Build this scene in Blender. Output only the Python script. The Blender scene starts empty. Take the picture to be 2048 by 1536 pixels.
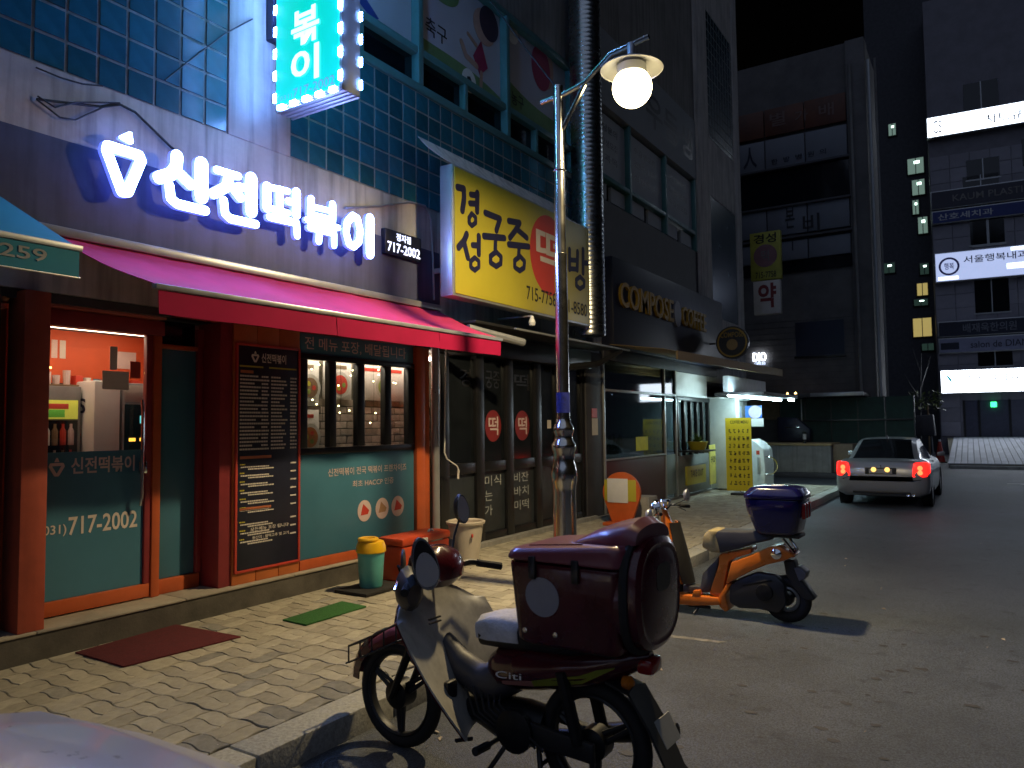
import bpy, bmesh, math, random
from mathutils import Matrix, Vector
random.seed(7)
R = math.radians
sc = bpy.context.scene
col = sc.collection

# ---------------------------------------------------------------- camera, world, sun, exposure
CAM_H = 1.6                      # eye height above the pavement (the road lies 0.14 lower)
FPX, PCX, PCY = 1500.0, 1024.0, 768.0
_vp = Vector(((1980-PCX)/FPX, -(840-PCY)/FPX, -1)).normalized()
_p2 = Vector(((-1500-PCX)/FPX, -((840+0.0118*3480)-PCY)/FPX, -1))
_up = _vp.cross(_p2).normalized()
if _up.y < 0: _up = -_up
_xx = _vp.cross(_up)
RW = Matrix((_xx, _vp, _up))     # camera axes -> street axes (x across, y along, z up)
CAMP = Vector((0, 0, CAM_H))
camd = bpy.data.cameras.new('camera'); cam = bpy.data.objects.new('camera', camd); col.objects.link(cam)
cam.matrix_world = Matrix.Translation(CAMP) @ RW.to_4x4()
camd.sensor_width = 36; camd.lens = FPX/2048*36
camd.clip_start = 0.05; camd.clip_end = 1000
camd.dof.use_dof = True; camd.dof.focus_distance = 6.5; camd.dof.aperture_fstop = 3.5
sc.camera = cam

world = bpy.data.worlds.new('World'); sc.world = world; world.use_nodes = True
wn = world.node_tree.nodes; wl = world.node_tree.links
sky = wn.new('ShaderNodeTexSky'); sky.sky_type = 'NISHITA'; sky.sun_disc = False
sky.sun_elevation = R(-5); sky.sun_rotation = R(200); sky.air_density = 1.0; sky.dust_density = 1.0
wl.new(sky.outputs[0], wn['Background'].inputs[0]); wn['Background'].inputs[1].default_value = 0.10
sd = bpy.data.lights.new('fill_sun', 'SUN'); sd.energy = 0.36; sd.angle = R(80); sd.color = (0.55, 0.68, 1.0)  # wide bluish fill light added for the night street, no moon seen
so = bpy.data.objects.new('fill_sun', sd); col.objects.link(so)
so.rotation_euler = (R(38), 0, R(12))
sc.view_settings.view_transform = 'Standard'; sc.view_settings.look = 'None'
sc.view_settings.exposure = 0; sc.view_settings.gamma = 1
try: sc.view_settings.use_curve_mapping = False
except Exception: pass
cy = sc.cycles
cy.use_denoising = True; cy.max_bounces = 6; cy.diffuse_bounces = 3; cy.glossy_bounces = 3
cy.transmission_bounces = 4; cy.transparent_max_bounces = 8; cy.caustics_reflective = False; cy.caustics_refractive = False
cy.sample_clamp_indirect = 4.0

# ---------------------------------------------------------------- measuring: photo point -> point on a plane of the street
def ray(px, py): return RW @ Vector(((px-PCX)/FPX, -(py-PCY)/FPX, -1))
def onp(px, py, p0, n):
    r = ray(px, py); t = (Vector(p0)-CAMP).dot(Vector(n))/r.dot(Vector(n)); return CAMP+r*t
def FX(px, py, x): v = onp(px, py, (x,0,0), (1,0,0)); return v.y, v.z
def FY(px, py, y): v = onp(px, py, (0,y,0), (0,1,0)); return v.x, v.z
def FZ(px, py, z): v = onp(px, py, (0,0,z), (0,0,1)); return v.x, v.y
def proj(v):
    c = RW.transposed() @ (Vector(v)-CAMP)
    return (PCX+FPX*c.x/-c.z, PCY-FPX*c.y/-c.z, -c.z)

# ---------------------------------------------------------------- materials
MATS = {}
def srgb(h):
    h = h.lstrip('#'); o = []
    for i in (0,2,4):
        c = int(h[i:i+2],16)/255; o.append(c/12.92 if c <= .04045 else ((c+.055)/1.055)**2.4)
    return tuple(o)
def M(name, c, rough=.6, metal=0., var=.12, scale=6., bump=0., bscale=60., spec=.5, coat=0., emit=None, es=0., rnd=0., island=False, streak=0.):
    if name in MATS: return MATS[name]
    m = bpy.data.materials.new(name); m.use_nodes = True; MATS[name] = m
    nt = m.node_tree; n = nt.nodes; l = nt.links; b = n['Principled BSDF']
    b.inputs['Roughness'].default_value = rough; b.inputs['Metallic'].default_value = metal
    b.inputs['Specular IOR Level'].default_value = spec; b.inputs['Coat Weight'].default_value = coat
    tc = n.new('ShaderNodeTexCoord')
    def val(v): return v
    ns = n.new('ShaderNodeTexNoise'); ns.inputs['Scale'].default_value = scale; ns.inputs['Detail'].default_value = 6; ns.inputs['Roughness'].default_value = .65
    l.new(tc.outputs['Object'], ns.inputs['Vector'])
    mr = n.new('ShaderNodeMapRange'); mr.inputs['From Min'].default_value = .3; mr.inputs['From Max'].default_value = .7
    mr.inputs['To Min'].default_value = 1-var; mr.inputs['To Max'].default_value = 1+var
    l.new(ns.outputs[0], mr.inputs['Value'])
    fac = mr.outputs[0]
    if streak:
        mp = n.new('ShaderNodeMapping'); mp.inputs['Scale'].default_value = (5,5,.35); l.new(tc.outputs['Object'], mp.inputs['Vector'])
        n3 = n.new('ShaderNodeTexNoise'); n3.inputs['Scale'].default_value = 2.2; n3.inputs['Detail'].default_value = 5
        l.new(mp.outputs[0], n3.inputs['Vector'])
        m3 = n.new('ShaderNodeMapRange'); m3.inputs['From Min'].default_value = .45; m3.inputs['From Max'].default_value = .72
        m3.inputs['To Min'].default_value = 1; m3.inputs['To Max'].default_value = 1-streak
        l.new(n3.outputs[0], m3.inputs['Value'])
        mm = n.new('ShaderNodeMath'); mm.operation = 'MULTIPLY'; l.new(fac, mm.inputs[0]); l.new(m3.outputs[0], mm.inputs[1]); fac = mm.outputs[0]
    if rnd:
        src = n.new('ShaderNodeNewGeometry').outputs['Random Per Island'] if island else n.new('ShaderNodeObjectInfo').outputs['Random']
        m2 = n.new('ShaderNodeMapRange'); m2.inputs['To Min'].default_value = 1-rnd; m2.inputs['To Max'].default_value = 1+rnd
        l.new(src, m2.inputs['Value'])
        mm = n.new('ShaderNodeMath'); mm.operation = 'MULTIPLY'; l.new(fac, mm.inputs[0]); l.new(m2.outputs[0], mm.inputs[1]); fac = mm.outputs[0]
    vm = n.new('ShaderNodeVectorMath'); vm.operation = 'SCALE'; vm.inputs[0].default_value = c[:3]
    l.new(fac, vm.inputs['Scale']); l.new(vm.outputs[0], b.inputs['Base Color'])
    rr = n.new('ShaderNodeMapRange'); rr.inputs['To Min'].default_value = max(0,rough-.08); rr.inputs['To Max'].default_value = min(1,rough+.08)
    l.new(ns.outputs[0], rr.inputs['Value']); l.new(rr.outputs[0], b.inputs['Roughness'])
    if bump:
        nb = n.new('ShaderNodeTexNoise'); nb.inputs['Scale'].default_value = bscale; nb.inputs['Detail'].default_value = 4
        l.new(tc.outputs['Object'], nb.inputs['Vector'])
        bp = n.new('ShaderNodeBump'); bp.inputs['Strength'].default_value = bump; bp.inputs['Distance'].default_value = .01
        l.new(nb.outputs[0], bp.inputs['Height']); l.new(bp.outputs[0], b.inputs['Normal'])
    if emit:
        b.inputs['Emission Color'].default_value = (*emit,1); b.inputs['Emission Strength'].default_value = es
    return m
def EM(name, c, s, base=None):
    return M(name, base or tuple(min(.9, x) for x in c), .4, emit=c, es=s, var=.03)
def GL(name, tint=(.9,.95,.95), refl=.10, rough=.03, dark=0.0):
    """window glass: clear sheet with a mirror sheen that grows at grazing angles"""
    if name in MATS: return MATS[name]
    m = bpy.data.materials.new(name); m.use_nodes = True; MATS[name] = m
    nt = m.node_tree; n = nt.nodes; l = nt.links; n.remove(n['Principled BSDF'])
    tr = n.new('ShaderNodeBsdfTransparent'); tr.inputs[0].default_value = (*tint,1)
    gl = n.new('ShaderNodeBsdfGlossy'); gl.inputs['Roughness'].default_value = rough; gl.inputs['Color'].default_value = (.9,.9,.9,1)
    lw = n.new('ShaderNodeLayerWeight'); lw.inputs['Blend'].default_value = .25
    mr = n.new('ShaderNodeMapRange'); mr.inputs['To Min'].default_value = refl*.5; mr.inputs['To Max'].default_value = min(.9,refl*5)
    l.new(lw.outputs['Facing'], mr.inputs['Value'])
    mx = n.new('ShaderNodeMixShader'); l.new(mr.outputs[0], mx.inputs[0]); l.new(tr.outputs[0], mx.inputs[1]); l.new(gl.outputs[0], mx.inputs[2])
    l.new(mx.outputs[0], n['Material Output'].inputs[0])
    return m

# ---------------------------------------------------------------- mesh helpers
class MB:
    def __init__(s): s.v = []; s.f = []
    def add(s, vs, fs):
        b = len(s.v); s.v += [tuple(x) for x in vs]; s.f += [tuple(i+b for i in f) for f in fs]; return s
    def box(s, x0, x1, y0, y1, z0, z1):
        x0,x1 = min(x0,x1),max(x0,x1); y0,y1 = min(y0,y1),max(y0,y1); z0,z1 = min(z0,z1),max(z0,z1)
        return s.add([(x0,y0,z0),(x1,y0,z0),(x1,y1,z0),(x0,y1,z0),(x0,y0,z1),(x1,y0,z1),(x1,y1,z1),(x0,y1,z1)],
              [(0,3,2,1),(4,5,6,7),(0,1,5,4),(1,2,6,5),(2,3,7,6),(3,0,4,7)])
    def hexa(s, p):   # eight corners, bottom ring then top ring, counter-clockwise seen from above
        return s.add(p, [(0,3,2,1),(4,5,6,7),(0,1,5,4),(1,2,6,5),(2,3,7,6),(3,0,4,7)])
    def loft(s, rings, cap0=True, cap1=True, closed=True):
        n = len(rings[0]); vs = [p for r in rings for p in r]; fs = []
        for i in range(len(rings)-1):
            for j in range(n if closed else n-1):
                k = (j+1)%n; fs.append((i*n+j, i*n+k, (i+1)*n+k, (i+1)*n+j))
        if cap0: fs.append(tuple(range(n))[::-1])
        if cap1: fs.append(tuple((len(rings)-1)*n+j for j in range(n)))
        return s.add(vs, fs)
    def tube(s, pts, r, seg=10, flat=1.0):
        pts = [Vector(p) for p in pts]; rs = r if isinstance(r,(list,tuple)) else [r]*len(pts)
        rings = []; prev = None
        for i,p in enumerate(pts):
            t = ((pts[i+1]-p) if i == 0 else (p-pts[i-1]) if i == len(pts)-1 else (pts[i+1]-p).normalized()+(p-pts[i-1]).normalized()).normalized()
            if prev is None:
                a = Vector((0,0,1)) if abs(t.z) < .9 else Vector((1,0,0)); u = t.cross(a).normalized()
            else:
                u = (prev - t*prev.dot(t)).normalized()
            prev = u; w = t.cross(u)
            rings.append([p+u*(rs[i]*math.cos(2*math.pi*k/seg))+w*(rs[i]*flat*math.sin(2*math.pi*k/seg)) for k in range(seg)])
        return s.loft(rings)
    def lathe(s, prof, c=(0,0,0), axis='z', seg=24, cap=True):
        rings = []
        for r,h in prof:
            ring = []
            for k in range(seg):
                a = 2*math.pi*k/seg; p = (r*math.cos(a), r*math.sin(a), h)
                if axis == 'x': p = (h, r*math.cos(a), r*math.sin(a))
                if axis == 'y': p = (r*math.sin(a), h, r*math.cos(a))
                ring.append((c[0]+p[0], c[1]+p[1], c[2]+p[2]))
            rings.append(ring)
        return s.loft(rings, cap, cap)
    def torus(s, c, Rr, r, axis='y', seg=36, ms=10, a0=0, a1=2*math.pi, sq=1.0):
        full = abs(a1-a0-2*math.pi) < 1e-6; rings = []
        for i in range(seg if full else seg+1):
            a = a0+(a1-a0)*i/seg; ring = []
            for j in range(ms):
                b = 2*math.pi*j/ms; rr = Rr+r*math.cos(b); h = r*sq*math.sin(b)
                if axis == 'y': p = (rr*math.cos(a), h, rr*math.sin(a))
                elif axis == 'x': p = (h, rr*math.cos(a), rr*math.sin(a))
                else: p = (rr*math.cos(a), rr*math.sin(a), h)
                ring.append((c[0]+p[0], c[1]+p[1], c[2]+p[2]))
            rings.append(ring)
        if full: rings.append(rings[0])
        return s.loft(rings, not full, not full)
    def prism(s, poly, fn, d0, d1):   # poly in 2D, fn(a,b,d) -> 3D
        n = len(poly); vs = [fn(a,b,d0) for a,b in poly]+[fn(a,b,d1) for a,b in poly]
        return s.add(vs, [tuple(range(n))[::-1], tuple(range(n,2*n))]+[(i,(i+1)%n,n+(i+1)%n,n+i) for i in range(n)])
    def build(s, name, mat, parent=None, bevel=0., bseg=2, smooth=35, sub=0, solid=0., weld=True):
        me = bpy.data.meshes.new(name); me.from_pydata(s.v, [], s.f)
        bm = bmesh.new(); bm.from_mesh(me)
        if weld: bmesh.ops.remove_doubles(bm, verts=bm.verts, dist=1e-5)
        bmesh.ops.recalc_face_normals(bm, faces=bm.faces)
        if solid: bmesh.ops.solidify(bm, geom=bm.faces[:], thickness=solid)
        if bevel:
            es = [e for e in bm.edges if len(e.link_faces) == 2 and e.calc_face_angle(0) > R(28)]
            bmesh.ops.bevel(bm, geom=es, offset=bevel, segments=bseg, profile=.5, affect='EDGES', clamp_overlap=True)
        if sub:
            bmesh.ops.subdivide_edges(bm, edges=bm.edges[:], cuts=sub, use_grid_fill=True, smooth=1.0)
        if parent is not None:
            bmesh.ops.transform(bm, matrix=rootm(parent).inverted(), verts=bm.verts)
        bm.to_mesh(me); bm.free()
        if smooth:
            for p in me.polygons: p.use_smooth = True
            try: me.set_sharp_from_angle(angle=R(smooth))
            except Exception: pass
        o = bpy.data.objects.new(name, me); me.materials.append(mat); col.objects.link(o)
        if parent is not None: o.parent = parent
        return o
def rootm(o):
    while o.parent: o = o.parent
    if o.type == 'EMPTY': return Matrix.LocRotScale(o.location, o.rotation_euler, o.scale)
    return Matrix.Identity(4)
def tag(o, label=None, cat=None, group=None, kind=None):
    if label: o['label'] = label
    if cat: o['category'] = cat
    if group: o['group'] = group
    if kind: o['kind'] = kind
    return o
def thing(name, label, cat, loc=(0,0,0), rz=0., group=None):
    o = bpy.data.objects.new(name, None); o.location = loc; o.rotation_euler = (0,0,rz); o.empty_display_size = .2
    col.objects.link(o); return tag(o, label, cat, group)
def bx(name, mat, parent, x0,x1,y0,y1,z0,z1, bevel=.004, label=None):
    o = MB().box(x0,x1,y0,y1,z0,z1).build(name, mat, parent, bevel=bevel)
    if label: o['label'] = label
    return o
def struct(o): o['kind'] = 'structure'; return o
def stuff(o): o['kind'] = 'stuff'; return o
def copy_tree(o, parent=None):
    c = o.copy(); col.objects.link(c)
    if parent is not None: c.parent = parent
    for ch in [x for x in bpy.data.objects if x.parent == o]: copy_tree(ch, c)
    return c
FACE = {'X': lambda a,b,d: (d,a,b), 'Y': lambda a,b,d: (a,-d,b), 'Z': lambda a,b,d: (a,b,d)}
TXC = {}
def text_mesh(body, bold, depth_ratio):
    k = (body,bold)
    if k not in TXC:
        cu = bpy.data.curves.new('lettering','FONT'); cu.body = body; cu.size = 1; cu.resolution_u = 3; cu.offset = bold
        o = bpy.data.objects.new('lettering', cu); me = bpy.data.meshes.new_from_object(o); bpy.data.objects.remove(o)
        vs = [v.co.copy() for v in me.vertices]; fs = [tuple(p.vertices) for p in me.polygons]
        xs = [v.x for v in vs]; ys = [v.y for v in vs]
        TXC[k] = ([((v.x-min(xs))/(max(xs)-min(xs)), (v.y-min(ys))/(max(ys)-min(ys))) for v in vs], fs)
        bpy.data.meshes.remove(me)
    return TXC[k]
def txt(mb, body, face, a0, a1, b0, b1, d, depth=.004, bold=.0, shear=0.):
    """lettering fitted into the rectangle a0..a1 x b0..b1 of a plane, standing depth proud of d"""
    vs, fs = text_mesh(body, bold, 0); fn = FACE[face]
    top = [fn(a0+(a1-a0)*(x+shear*y), b0+(b1-b0)*y, d+depth) for x,y in vs]
    n = len(vs)
    mb.add(top, fs)
    if depth > .012:   # sides
        from collections import Counter
        cnt = Counter()
        for f in fs:
            for i in range(len(f)):
                cnt[tuple(sorted((f[i],f[(i+1)%len(f)])))] += 1
        bot = [fn(a0+(a1-a0)*(x+shear*y), b0+(b1-b0)*y, d) for x,y in vs]
        mb.add(top+bot, [(e[0],e[1],n+e[1],n+e[0]) for e,c in cnt.items() if c == 1])
    return mb
def label_text(name, mat, parent, body, face, a0,a1,b0,b1,d, depth=.004, bold=.0):
    mb = txt(MB(), body, face, a0,a1,b0,b1,d,depth,bold)
    return mb.build(name, mat, parent, weld=True, smooth=0)
def disc(c, r, face, d0, d1, n=28, ry=None):
    ry = ry or r
    return MB().prism([(c[0]+r*math.cos(2*math.pi*i/n), c[1]+ry*math.sin(2*math.pi*i/n)) for i in range(n)], FACE[face], d0, d1)
def strokes(mb, segs, face, d0, d1, S=lambda a,b:(a,b)):
    """brush strokes: list of (polyline, width); every segment a bar with rounded ends, each a hair prouder than the last"""
    e = 0.
    for pl,w in segs:
        pts = [Vector(S(*p)) for p in pl]
        for k in range(len(pts)-1):
            p, q = pts[k], pts[k+1]
            if (q-p).length < 1e-5: continue
            a = math.atan2(q.y-p.y, q.x-p.x); poly = []
            for i in range(7): b = a-math.pi/2+math.pi*i/6; poly.append((q.x+w/2*math.cos(b), q.y+w/2*math.sin(b)))
            for i in range(7): b = a+math.pi/2+math.pi*i/6; poly.append((p.x+w/2*math.cos(b), p.y+w/2*math.sin(b)))
            mb.prism(poly, FACE[face], d0, d1+e); e += .0003
    return mb
# ================================================================= MATERIAL PALETTE
def asphalt():
    m = M('asphalt', (.060,.067,.080), .58, var=.30, scale=1.7, bump=.9, bscale=150)
    n = m.node_tree.nodes; l = m.node_tree.links; b = n['Principled BSDF']
    tc = n.new('ShaderNodeTexCoord'); old = b.inputs['Base Color'].links[0].from_socket
    def layer(scale, lo, hi, f0, f1, detail=4):
        t = n.new('ShaderNodeTexNoise'); t.inputs['Scale'].default_value = scale; t.inputs['Detail'].default_value = detail
        l.new(tc.outputs['Object'], t.inputs['Vector'])
        r = n.new('ShaderNodeMapRange'); r.inputs['From Min'].default_value = f0; r.inputs['From Max'].default_value = f1
        r.inputs['To Min'].default_value = lo; r.inputs['To Max'].default_value = hi; l.new(t.outputs[0], r.inputs['Value']); return r.outputs[0]
    cur = old
    for o in (layer(.28,.80,1.18,.4,.6), layer(6.,1.0,.62,.60,.70,8), layer(95.,.55,1.6,.36,.66,3)):     # old patches, oily spots, stone chips
        v = n.new('ShaderNodeVectorMath'); v.operation = 'SCALE'; l.new(cur, v.inputs[0]); l.new(o, v.inputs['Scale']); cur = v.outputs[0]
    l.new(cur, b.inputs['Base Color']); return m
m_asph = asphalt()
m_conc = M('concrete', (.30,.29,.27), .85, var=.22, scale=3, bump=.25, streak=.25)
m_wall = M('cream_render', (.50,.47,.45), .8, var=.18, scale=2.2, bump=.15, bscale=25, streak=.45)
m_wall2 = M('grey_render', (.22,.21,.20), .85, var=.2, scale=1.5, streak=.4)
m_dkwall = M('dark_stone', (.045,.043,.05), .6, var=.3, scale=3)
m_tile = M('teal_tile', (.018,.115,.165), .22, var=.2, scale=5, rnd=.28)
m_tilei = M('teal_tile_far', (.018,.115,.165), .22, var=.2, scale=5, rnd=.28, island=True)
m_grout = M('tile_grout', (.30,.32,.32), .8, var=.25, scale=9)
m_paver = M('paver', (.36,.325,.25), .85, var=.2, scale=14, bump=.5, bscale=160, rnd=.17)
m_paverg = M('paver_grey', (.25,.235,.20), .85, var=.3, scale=14, bump=.5, bscale=160, rnd=.15)
m_paveri = M('paver_far', (.36,.325,.25), .85, var=.16, scale=14, bump=.5, bscale=160, rnd=.2, island=True)
m_mortar = M('paver_sand', (.16,.14,.10), .95, var=.3)
m_kerb = M('granite_kerb', (.38,.37,.33), .8, var=.32, scale=40, bump=.3, rnd=.08)
m_orange = M('orange_paint', (.50,.10,.03), .38, var=.15, scale=3, bump=.03)
m_maroon = M('maroon_paint', (.27,.03,.035), .45, var=.15)
m_teal = M('teal_vinyl', (.055,.175,.255), .35, var=.08, scale=2)
m_black = M('black_metal', (.012,.012,.014), .35, var=.2)
m_blackp = M('black_plastic', (.014,.014,.015), .5, var=.2)
m_rubber = M('rubber', (.014,.013,.013), .8, var=.3, scale=30)
m_steel = M('stainless', (.62,.61,.58), .2, metal=1, var=.06, scale=8)
m_chrome = M('chrome', (.75,.75,.75), .08, metal=1, var=.03)
m_galv = M('galvanised', (.50,.52,.52), .28, metal=1, var=.12, scale=12)
m_alu = M('grey_aluminium', (.42,.43,.44), .4, metal=.6, var=.1)
m_white = M('white_plastic', (.75,.75,.73), .4, var=.06)
m_cream = M('cream_paper', (.62,.56,.50), .7, var=.06)
m_ink = M('navy_ink', (.012,.012,.05), .5, var=.1)
m_inkb = M('black_ink', (.012,.012,.014), .5, var=.1)
m_yellow = M('yellow_sign', (.43,.37,.035), .4, var=.08, scale=1.2)
m_red = M('red_print', (.52,.05,.03), .45, var=.06)
m_pink = M('pale_print', (.60,.47,.45), .6, var=.08)
m_dkblue = M('navy_board', (.012,.014,.032), .4, var=.2)
m_glass = GL('clear_glass')
m_dglass = GL('dim_glass', tint=(.35,.42,.45), refl=.05)
m_bglass = M('dark_glass', (.006,.008,.012), .08, var=.2)
m_wood = M('wood', (.20,.13,.07), .6, var=.3, scale=7)

# ================================================================= GROUND
rz = -.14
struct(MB().box(-160,160,-60,300,rz-1,rz).build('road', m_asph, None, smooth=0))
# painted marks on the road
m_paint = M('worn_road_paint', (.50,.50,.47), .7, var=.45, scale=14)
t = tag(MB().box(*FZ(2012,958,rz)[:1],FZ(2120,955,rz)[0],24.4,24.62,rz+.001,rz+.005).build('road_marking', m_paint, None), kind='structure')
side = struct(MB().box(-5.67,-3.32,-6,20.6,-.5,-.016).build('sidewalk', m_mortar, None))
# wavy interlocking pavers: the nearest in view one by one, the rest joined
CELL = .24
def paver_outline(kind, g=.0028, n=6):
    """one of the four wavy blocks of a basket-weave cell (two lying along the kerb, two across)"""
    h = CELL/2; am = .012
    a0,a1,b0,b1 = {'low':(-h,h,-h,0),'up':(-h,h,0,h),'left':(-h,0,-h,h),'right':(0,h,-h,h)}[kind]
    wv = lambda t: am*math.sin(2*math.pi*(t+h)/CELL)
    pts = []
    for k in range(n): a = a0+(a1-a0)*k/n; pts.append((a, b0+wv(a)))
    for k in range(n): b = b0+(b1-b0)*k/n; pts.append((a1+wv(b), b))
    for k in range(n): a = a1+(a0-a1)*k/n; pts.append((a, b1+wv(a)))
    for k in range(n): b = b1+(b0-b1)*k/n; pts.append((a0+wv(b), b))
    ca, cb = (a0+a1)/2, (b0+b1)/2; fa, fb = 1-2*g/(a1-a0), 1-2*g/(b1-b0)
    return [(ca+(a-ca)*fa, cb+(b-cb)*fb) for a,b in pts], (ca,cb)
def paver_geo(mb, kind, tx=0, ty=0, tz=0, tilt=(0,0)):
    o,(ca,cb) = paver_outline(kind)
    def P(a,b,z,k): x, y = cb+(b-cb)*k, ca+(a-ca)*k; return (tx+x, ty+y, tz+z+tilt[0]*(x-cb)+tilt[1]*(y-ca))
    mb.loft([[P(a,b,-.03,1) for a,b in o],[P(a,b,-.004,1) for a,b in o],[P(a,b,0,.955) for a,b in o]], False, True)
PAV = {}
for kind in ('low','up','left','right'):
    pm = MB(); paver_geo(pm, kind); o = pm.build('paver', m_paver, None, smooth=30); PAV[kind] = o.data; bpy.data.objects.remove(o)
cells = []
nx = 10
for i in range(nx):
    x = -3.325-CELL*(i+.5)
    if x < -5.67+.05: continue
    for j in range(-4, 85):
        y = j*CELL
        p = proj((x,y,0)); vis = p[2] > 0 and -40 < p[0] < 2090 and p[1] < 1560
        for kind in (('low','up') if (i+j) % 2 else ('left','right')): cells.append((0 if vis else 1, p[2], x, y, kind))
cells.sort()
far = MB()
for k,(v,d,x,y,kind) in enumerate(cells):
    tz = random.uniform(-.0025,.0025); tl = (random.uniform(-.02,.02), random.uniform(-.012,.012))
    if k < 300 and v == 0:
        o = bpy.data.objects.new('paver', PAV[kind]); col.objects.link(o); o.parent = side
        o.location = (x,y,tz); o.rotation_euler = (tl[1],-tl[0],0)
        if x > -3.325-CELL and kind in ('left','right') or random.random() < .03:
            o.material_slots[0].link = 'OBJECT'; o.material_slots[0].material = m_paverg
    else: paver_geo(far, kind, x, y, tz, tl)
stuff(far.build('paver_field', m_paveri, side, smooth=30))
bx('edge_strip', m_paver, side, -5.668,-3.325-CELL*int((5.67-3.325+.17)/CELL+.0)+.0, -1,20.4, -.03,-.002, .003)
# kerb stones
kerb = struct(MB().box(-3.318,-3.09,-6,20.6,-.5,-.16).build('kerb', m_conc, None))
kb = MB().box(-.114,.114,-.497,.497,-.34,0).build('kerb_stone', m_kerb, None, bevel=.012)
kme = kb.data; bpy.data.objects.remove(kb)
for i in range(25):
    o = bpy.data.objects.new('kerb_stone', kme); col.objects.link(o); o.parent = kerb
    o.location = (-3.204+random.uniform(-.004,.004), -4+i*1.0, random.uniform(-.004,.004))
# raised step along the shops
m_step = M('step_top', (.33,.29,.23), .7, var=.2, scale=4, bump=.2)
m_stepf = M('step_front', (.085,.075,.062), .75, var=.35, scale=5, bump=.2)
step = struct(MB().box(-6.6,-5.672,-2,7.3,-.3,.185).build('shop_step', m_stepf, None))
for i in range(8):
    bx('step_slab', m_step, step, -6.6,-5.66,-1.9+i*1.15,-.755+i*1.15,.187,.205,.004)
struct(MB().box(-7.0,-5.672,7.3,11.6,-.3,.06).build('shop_threshold', m_conc, None))
struct(MB().box(-7.0,-5.672,11.6,20.6,-.3,.03).build('forecourt', M('forecourt_tiles',(.20,.20,.19),.6,var=.2,scale=3), None))

# ================================================================= BUILDING WITH THE SHOPS
bld = thing('shop_building', 'long shop building in cream render and teal tiles along the left pavement', 'building', (-8,10,0))
XW = -5.79
bx('wall_core', m_wall2, bld, -12,-6.95, 2.55,21.4, 0,16, 0)
bx('wall_slab', m_wall, bld, -7.0,XW, 1.9,21.4, 2.62,4.30, 0)            # plain band behind the letters
bx('soffit', m_dkwall, bld, -6.95,XW-.02, 1.9,21.4, 2.55,2.617, 0)
bx('pillar', m_wall, bld, -7.0,XW+.012, 4.30,5.02, 4.30,14, .01)
bx('pillar', m_wall2, bld, -7.0,XW+.03, 11.15,11.75, 4.30,15, .01)
# tiled bands: backing + tiles
def tiles(y0,y1,z0,z1,cell,lim,rough_low=0, xw=XW):
    bx('tile_backing', m_grout, bld, -7.0,xw-.006, y0,y1, z0,z1, 0)
    ny = int(round((y1-y0)/cell)); nz = int(round((z1-z0)/cell)); cy_, cz_ = (y1-y0)/ny, (z1-z0)/nz
    return [(y0+cy_*(i+.5), z0+cz_*(j+.5), cy_, cz_, xw) for i in range(ny) for j in range(nz)]
tl = []
tl += tiles(1.92,4.295,4.30,6.95,.24,0)
tl += tiles(5.025,11.145,4.305,5.72,.246,0)
def tile_mesh(cy_,cz_):
    return MB().box(-.006,.004,-cy_/2+.012,cy_/2-.012,-cz_/2+.012,cz_/2-.012).build('tile', m_tile, None, bevel=.003, bseg=1)
tl.sort(key=lambda q: proj((q[4],q[0],q[1]))[2] + (0 if (lambda p: -30<p[0]<2070 and -30<p[1]<1560)(proj((q[4],q[0],q[1]))) else 100))
cache = {}; fart = MB()
for k,(y,z,cy_,cz_,xw) in enumerate(tl):
    if k < 295:
        key = (round(cy_,4),round(cz_,4))
        if key not in cache:
            o = tile_mesh(cy_,cz_); cache[key] = o.data; bpy.data.objects.remove(o)
        o = bpy.data.objects.new('tile', cache[key]); col.objects.link(o); o.parent = bld
        o.location = Vector((xw,y,z))-bld.location
        o.rotation_euler = (0, random.uniform(-.006,.006), random.uniform(-.006,.006))
    else: fart.box(xw-.006,xw+.004,y-cy_/2+.012,y+cy_/2-.012,z-cz_/2+.012,z+cz_/2-.012)
if fart.v: stuff(fart.build('tile_field', m_tilei, bld, smooth=0))
# upper storey: teal window frames with dark glass below and posters above
m_frame = M('teal_frame', (.07,.19,.20), .4, var=.12)
y0u, y1u = 5.025, 11.14
zs, zt, zh = 5.722, 6.20, 7.62
bx('window_sill', m_frame, bld, -6.2,XW+.03, y0u,y1u, zs,zs+.10, .004)
bx('window_transom', m_frame, bld, -6.2,XW+.02, y0u,y1u, zt,zt+.09, .004)
bx('window_head', m_frame, bld, -6.2,XW+.02, y0u,y1u, zh,zh+.10, .004)
bx('upper_wall', m_wall2, bld, -7.0,XW-.01, y0u,y1u, zh+.10,14, 0)
ym = [5.06, 7.05, 9.06, 11.08]
for y in ym: bx('mullion', m_frame, bld, -6.2,XW+.035, y-.045,y+.045, zs+.102,zh-.002, .004)
for y in (6.03, 8.03, 9.9): bx('mullion', m_frame, bld, -6.2,XW+.014, y-.035,y+.035, zs+.102,zt-.002, .004)
for i in range(3):
    a, b = ym[i]+.046, ym[i+1]-.046; c_ = (6.03,8.03,9.9)[i]
    bx('window_pane', m_bglass, bld, -5.88,-5.87, a,c_-.036, zs+.102,zt-.002, 0)
    bx('window_pane', m_bglass, bld, -5.88,-5.87, c_+.036,b, zs+.102,zt-.002, 0)
    bx('window_pane', m_bglass, bld, -5.90,-5.89, a,b, zt+.092,zh-.002, 0)
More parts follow.
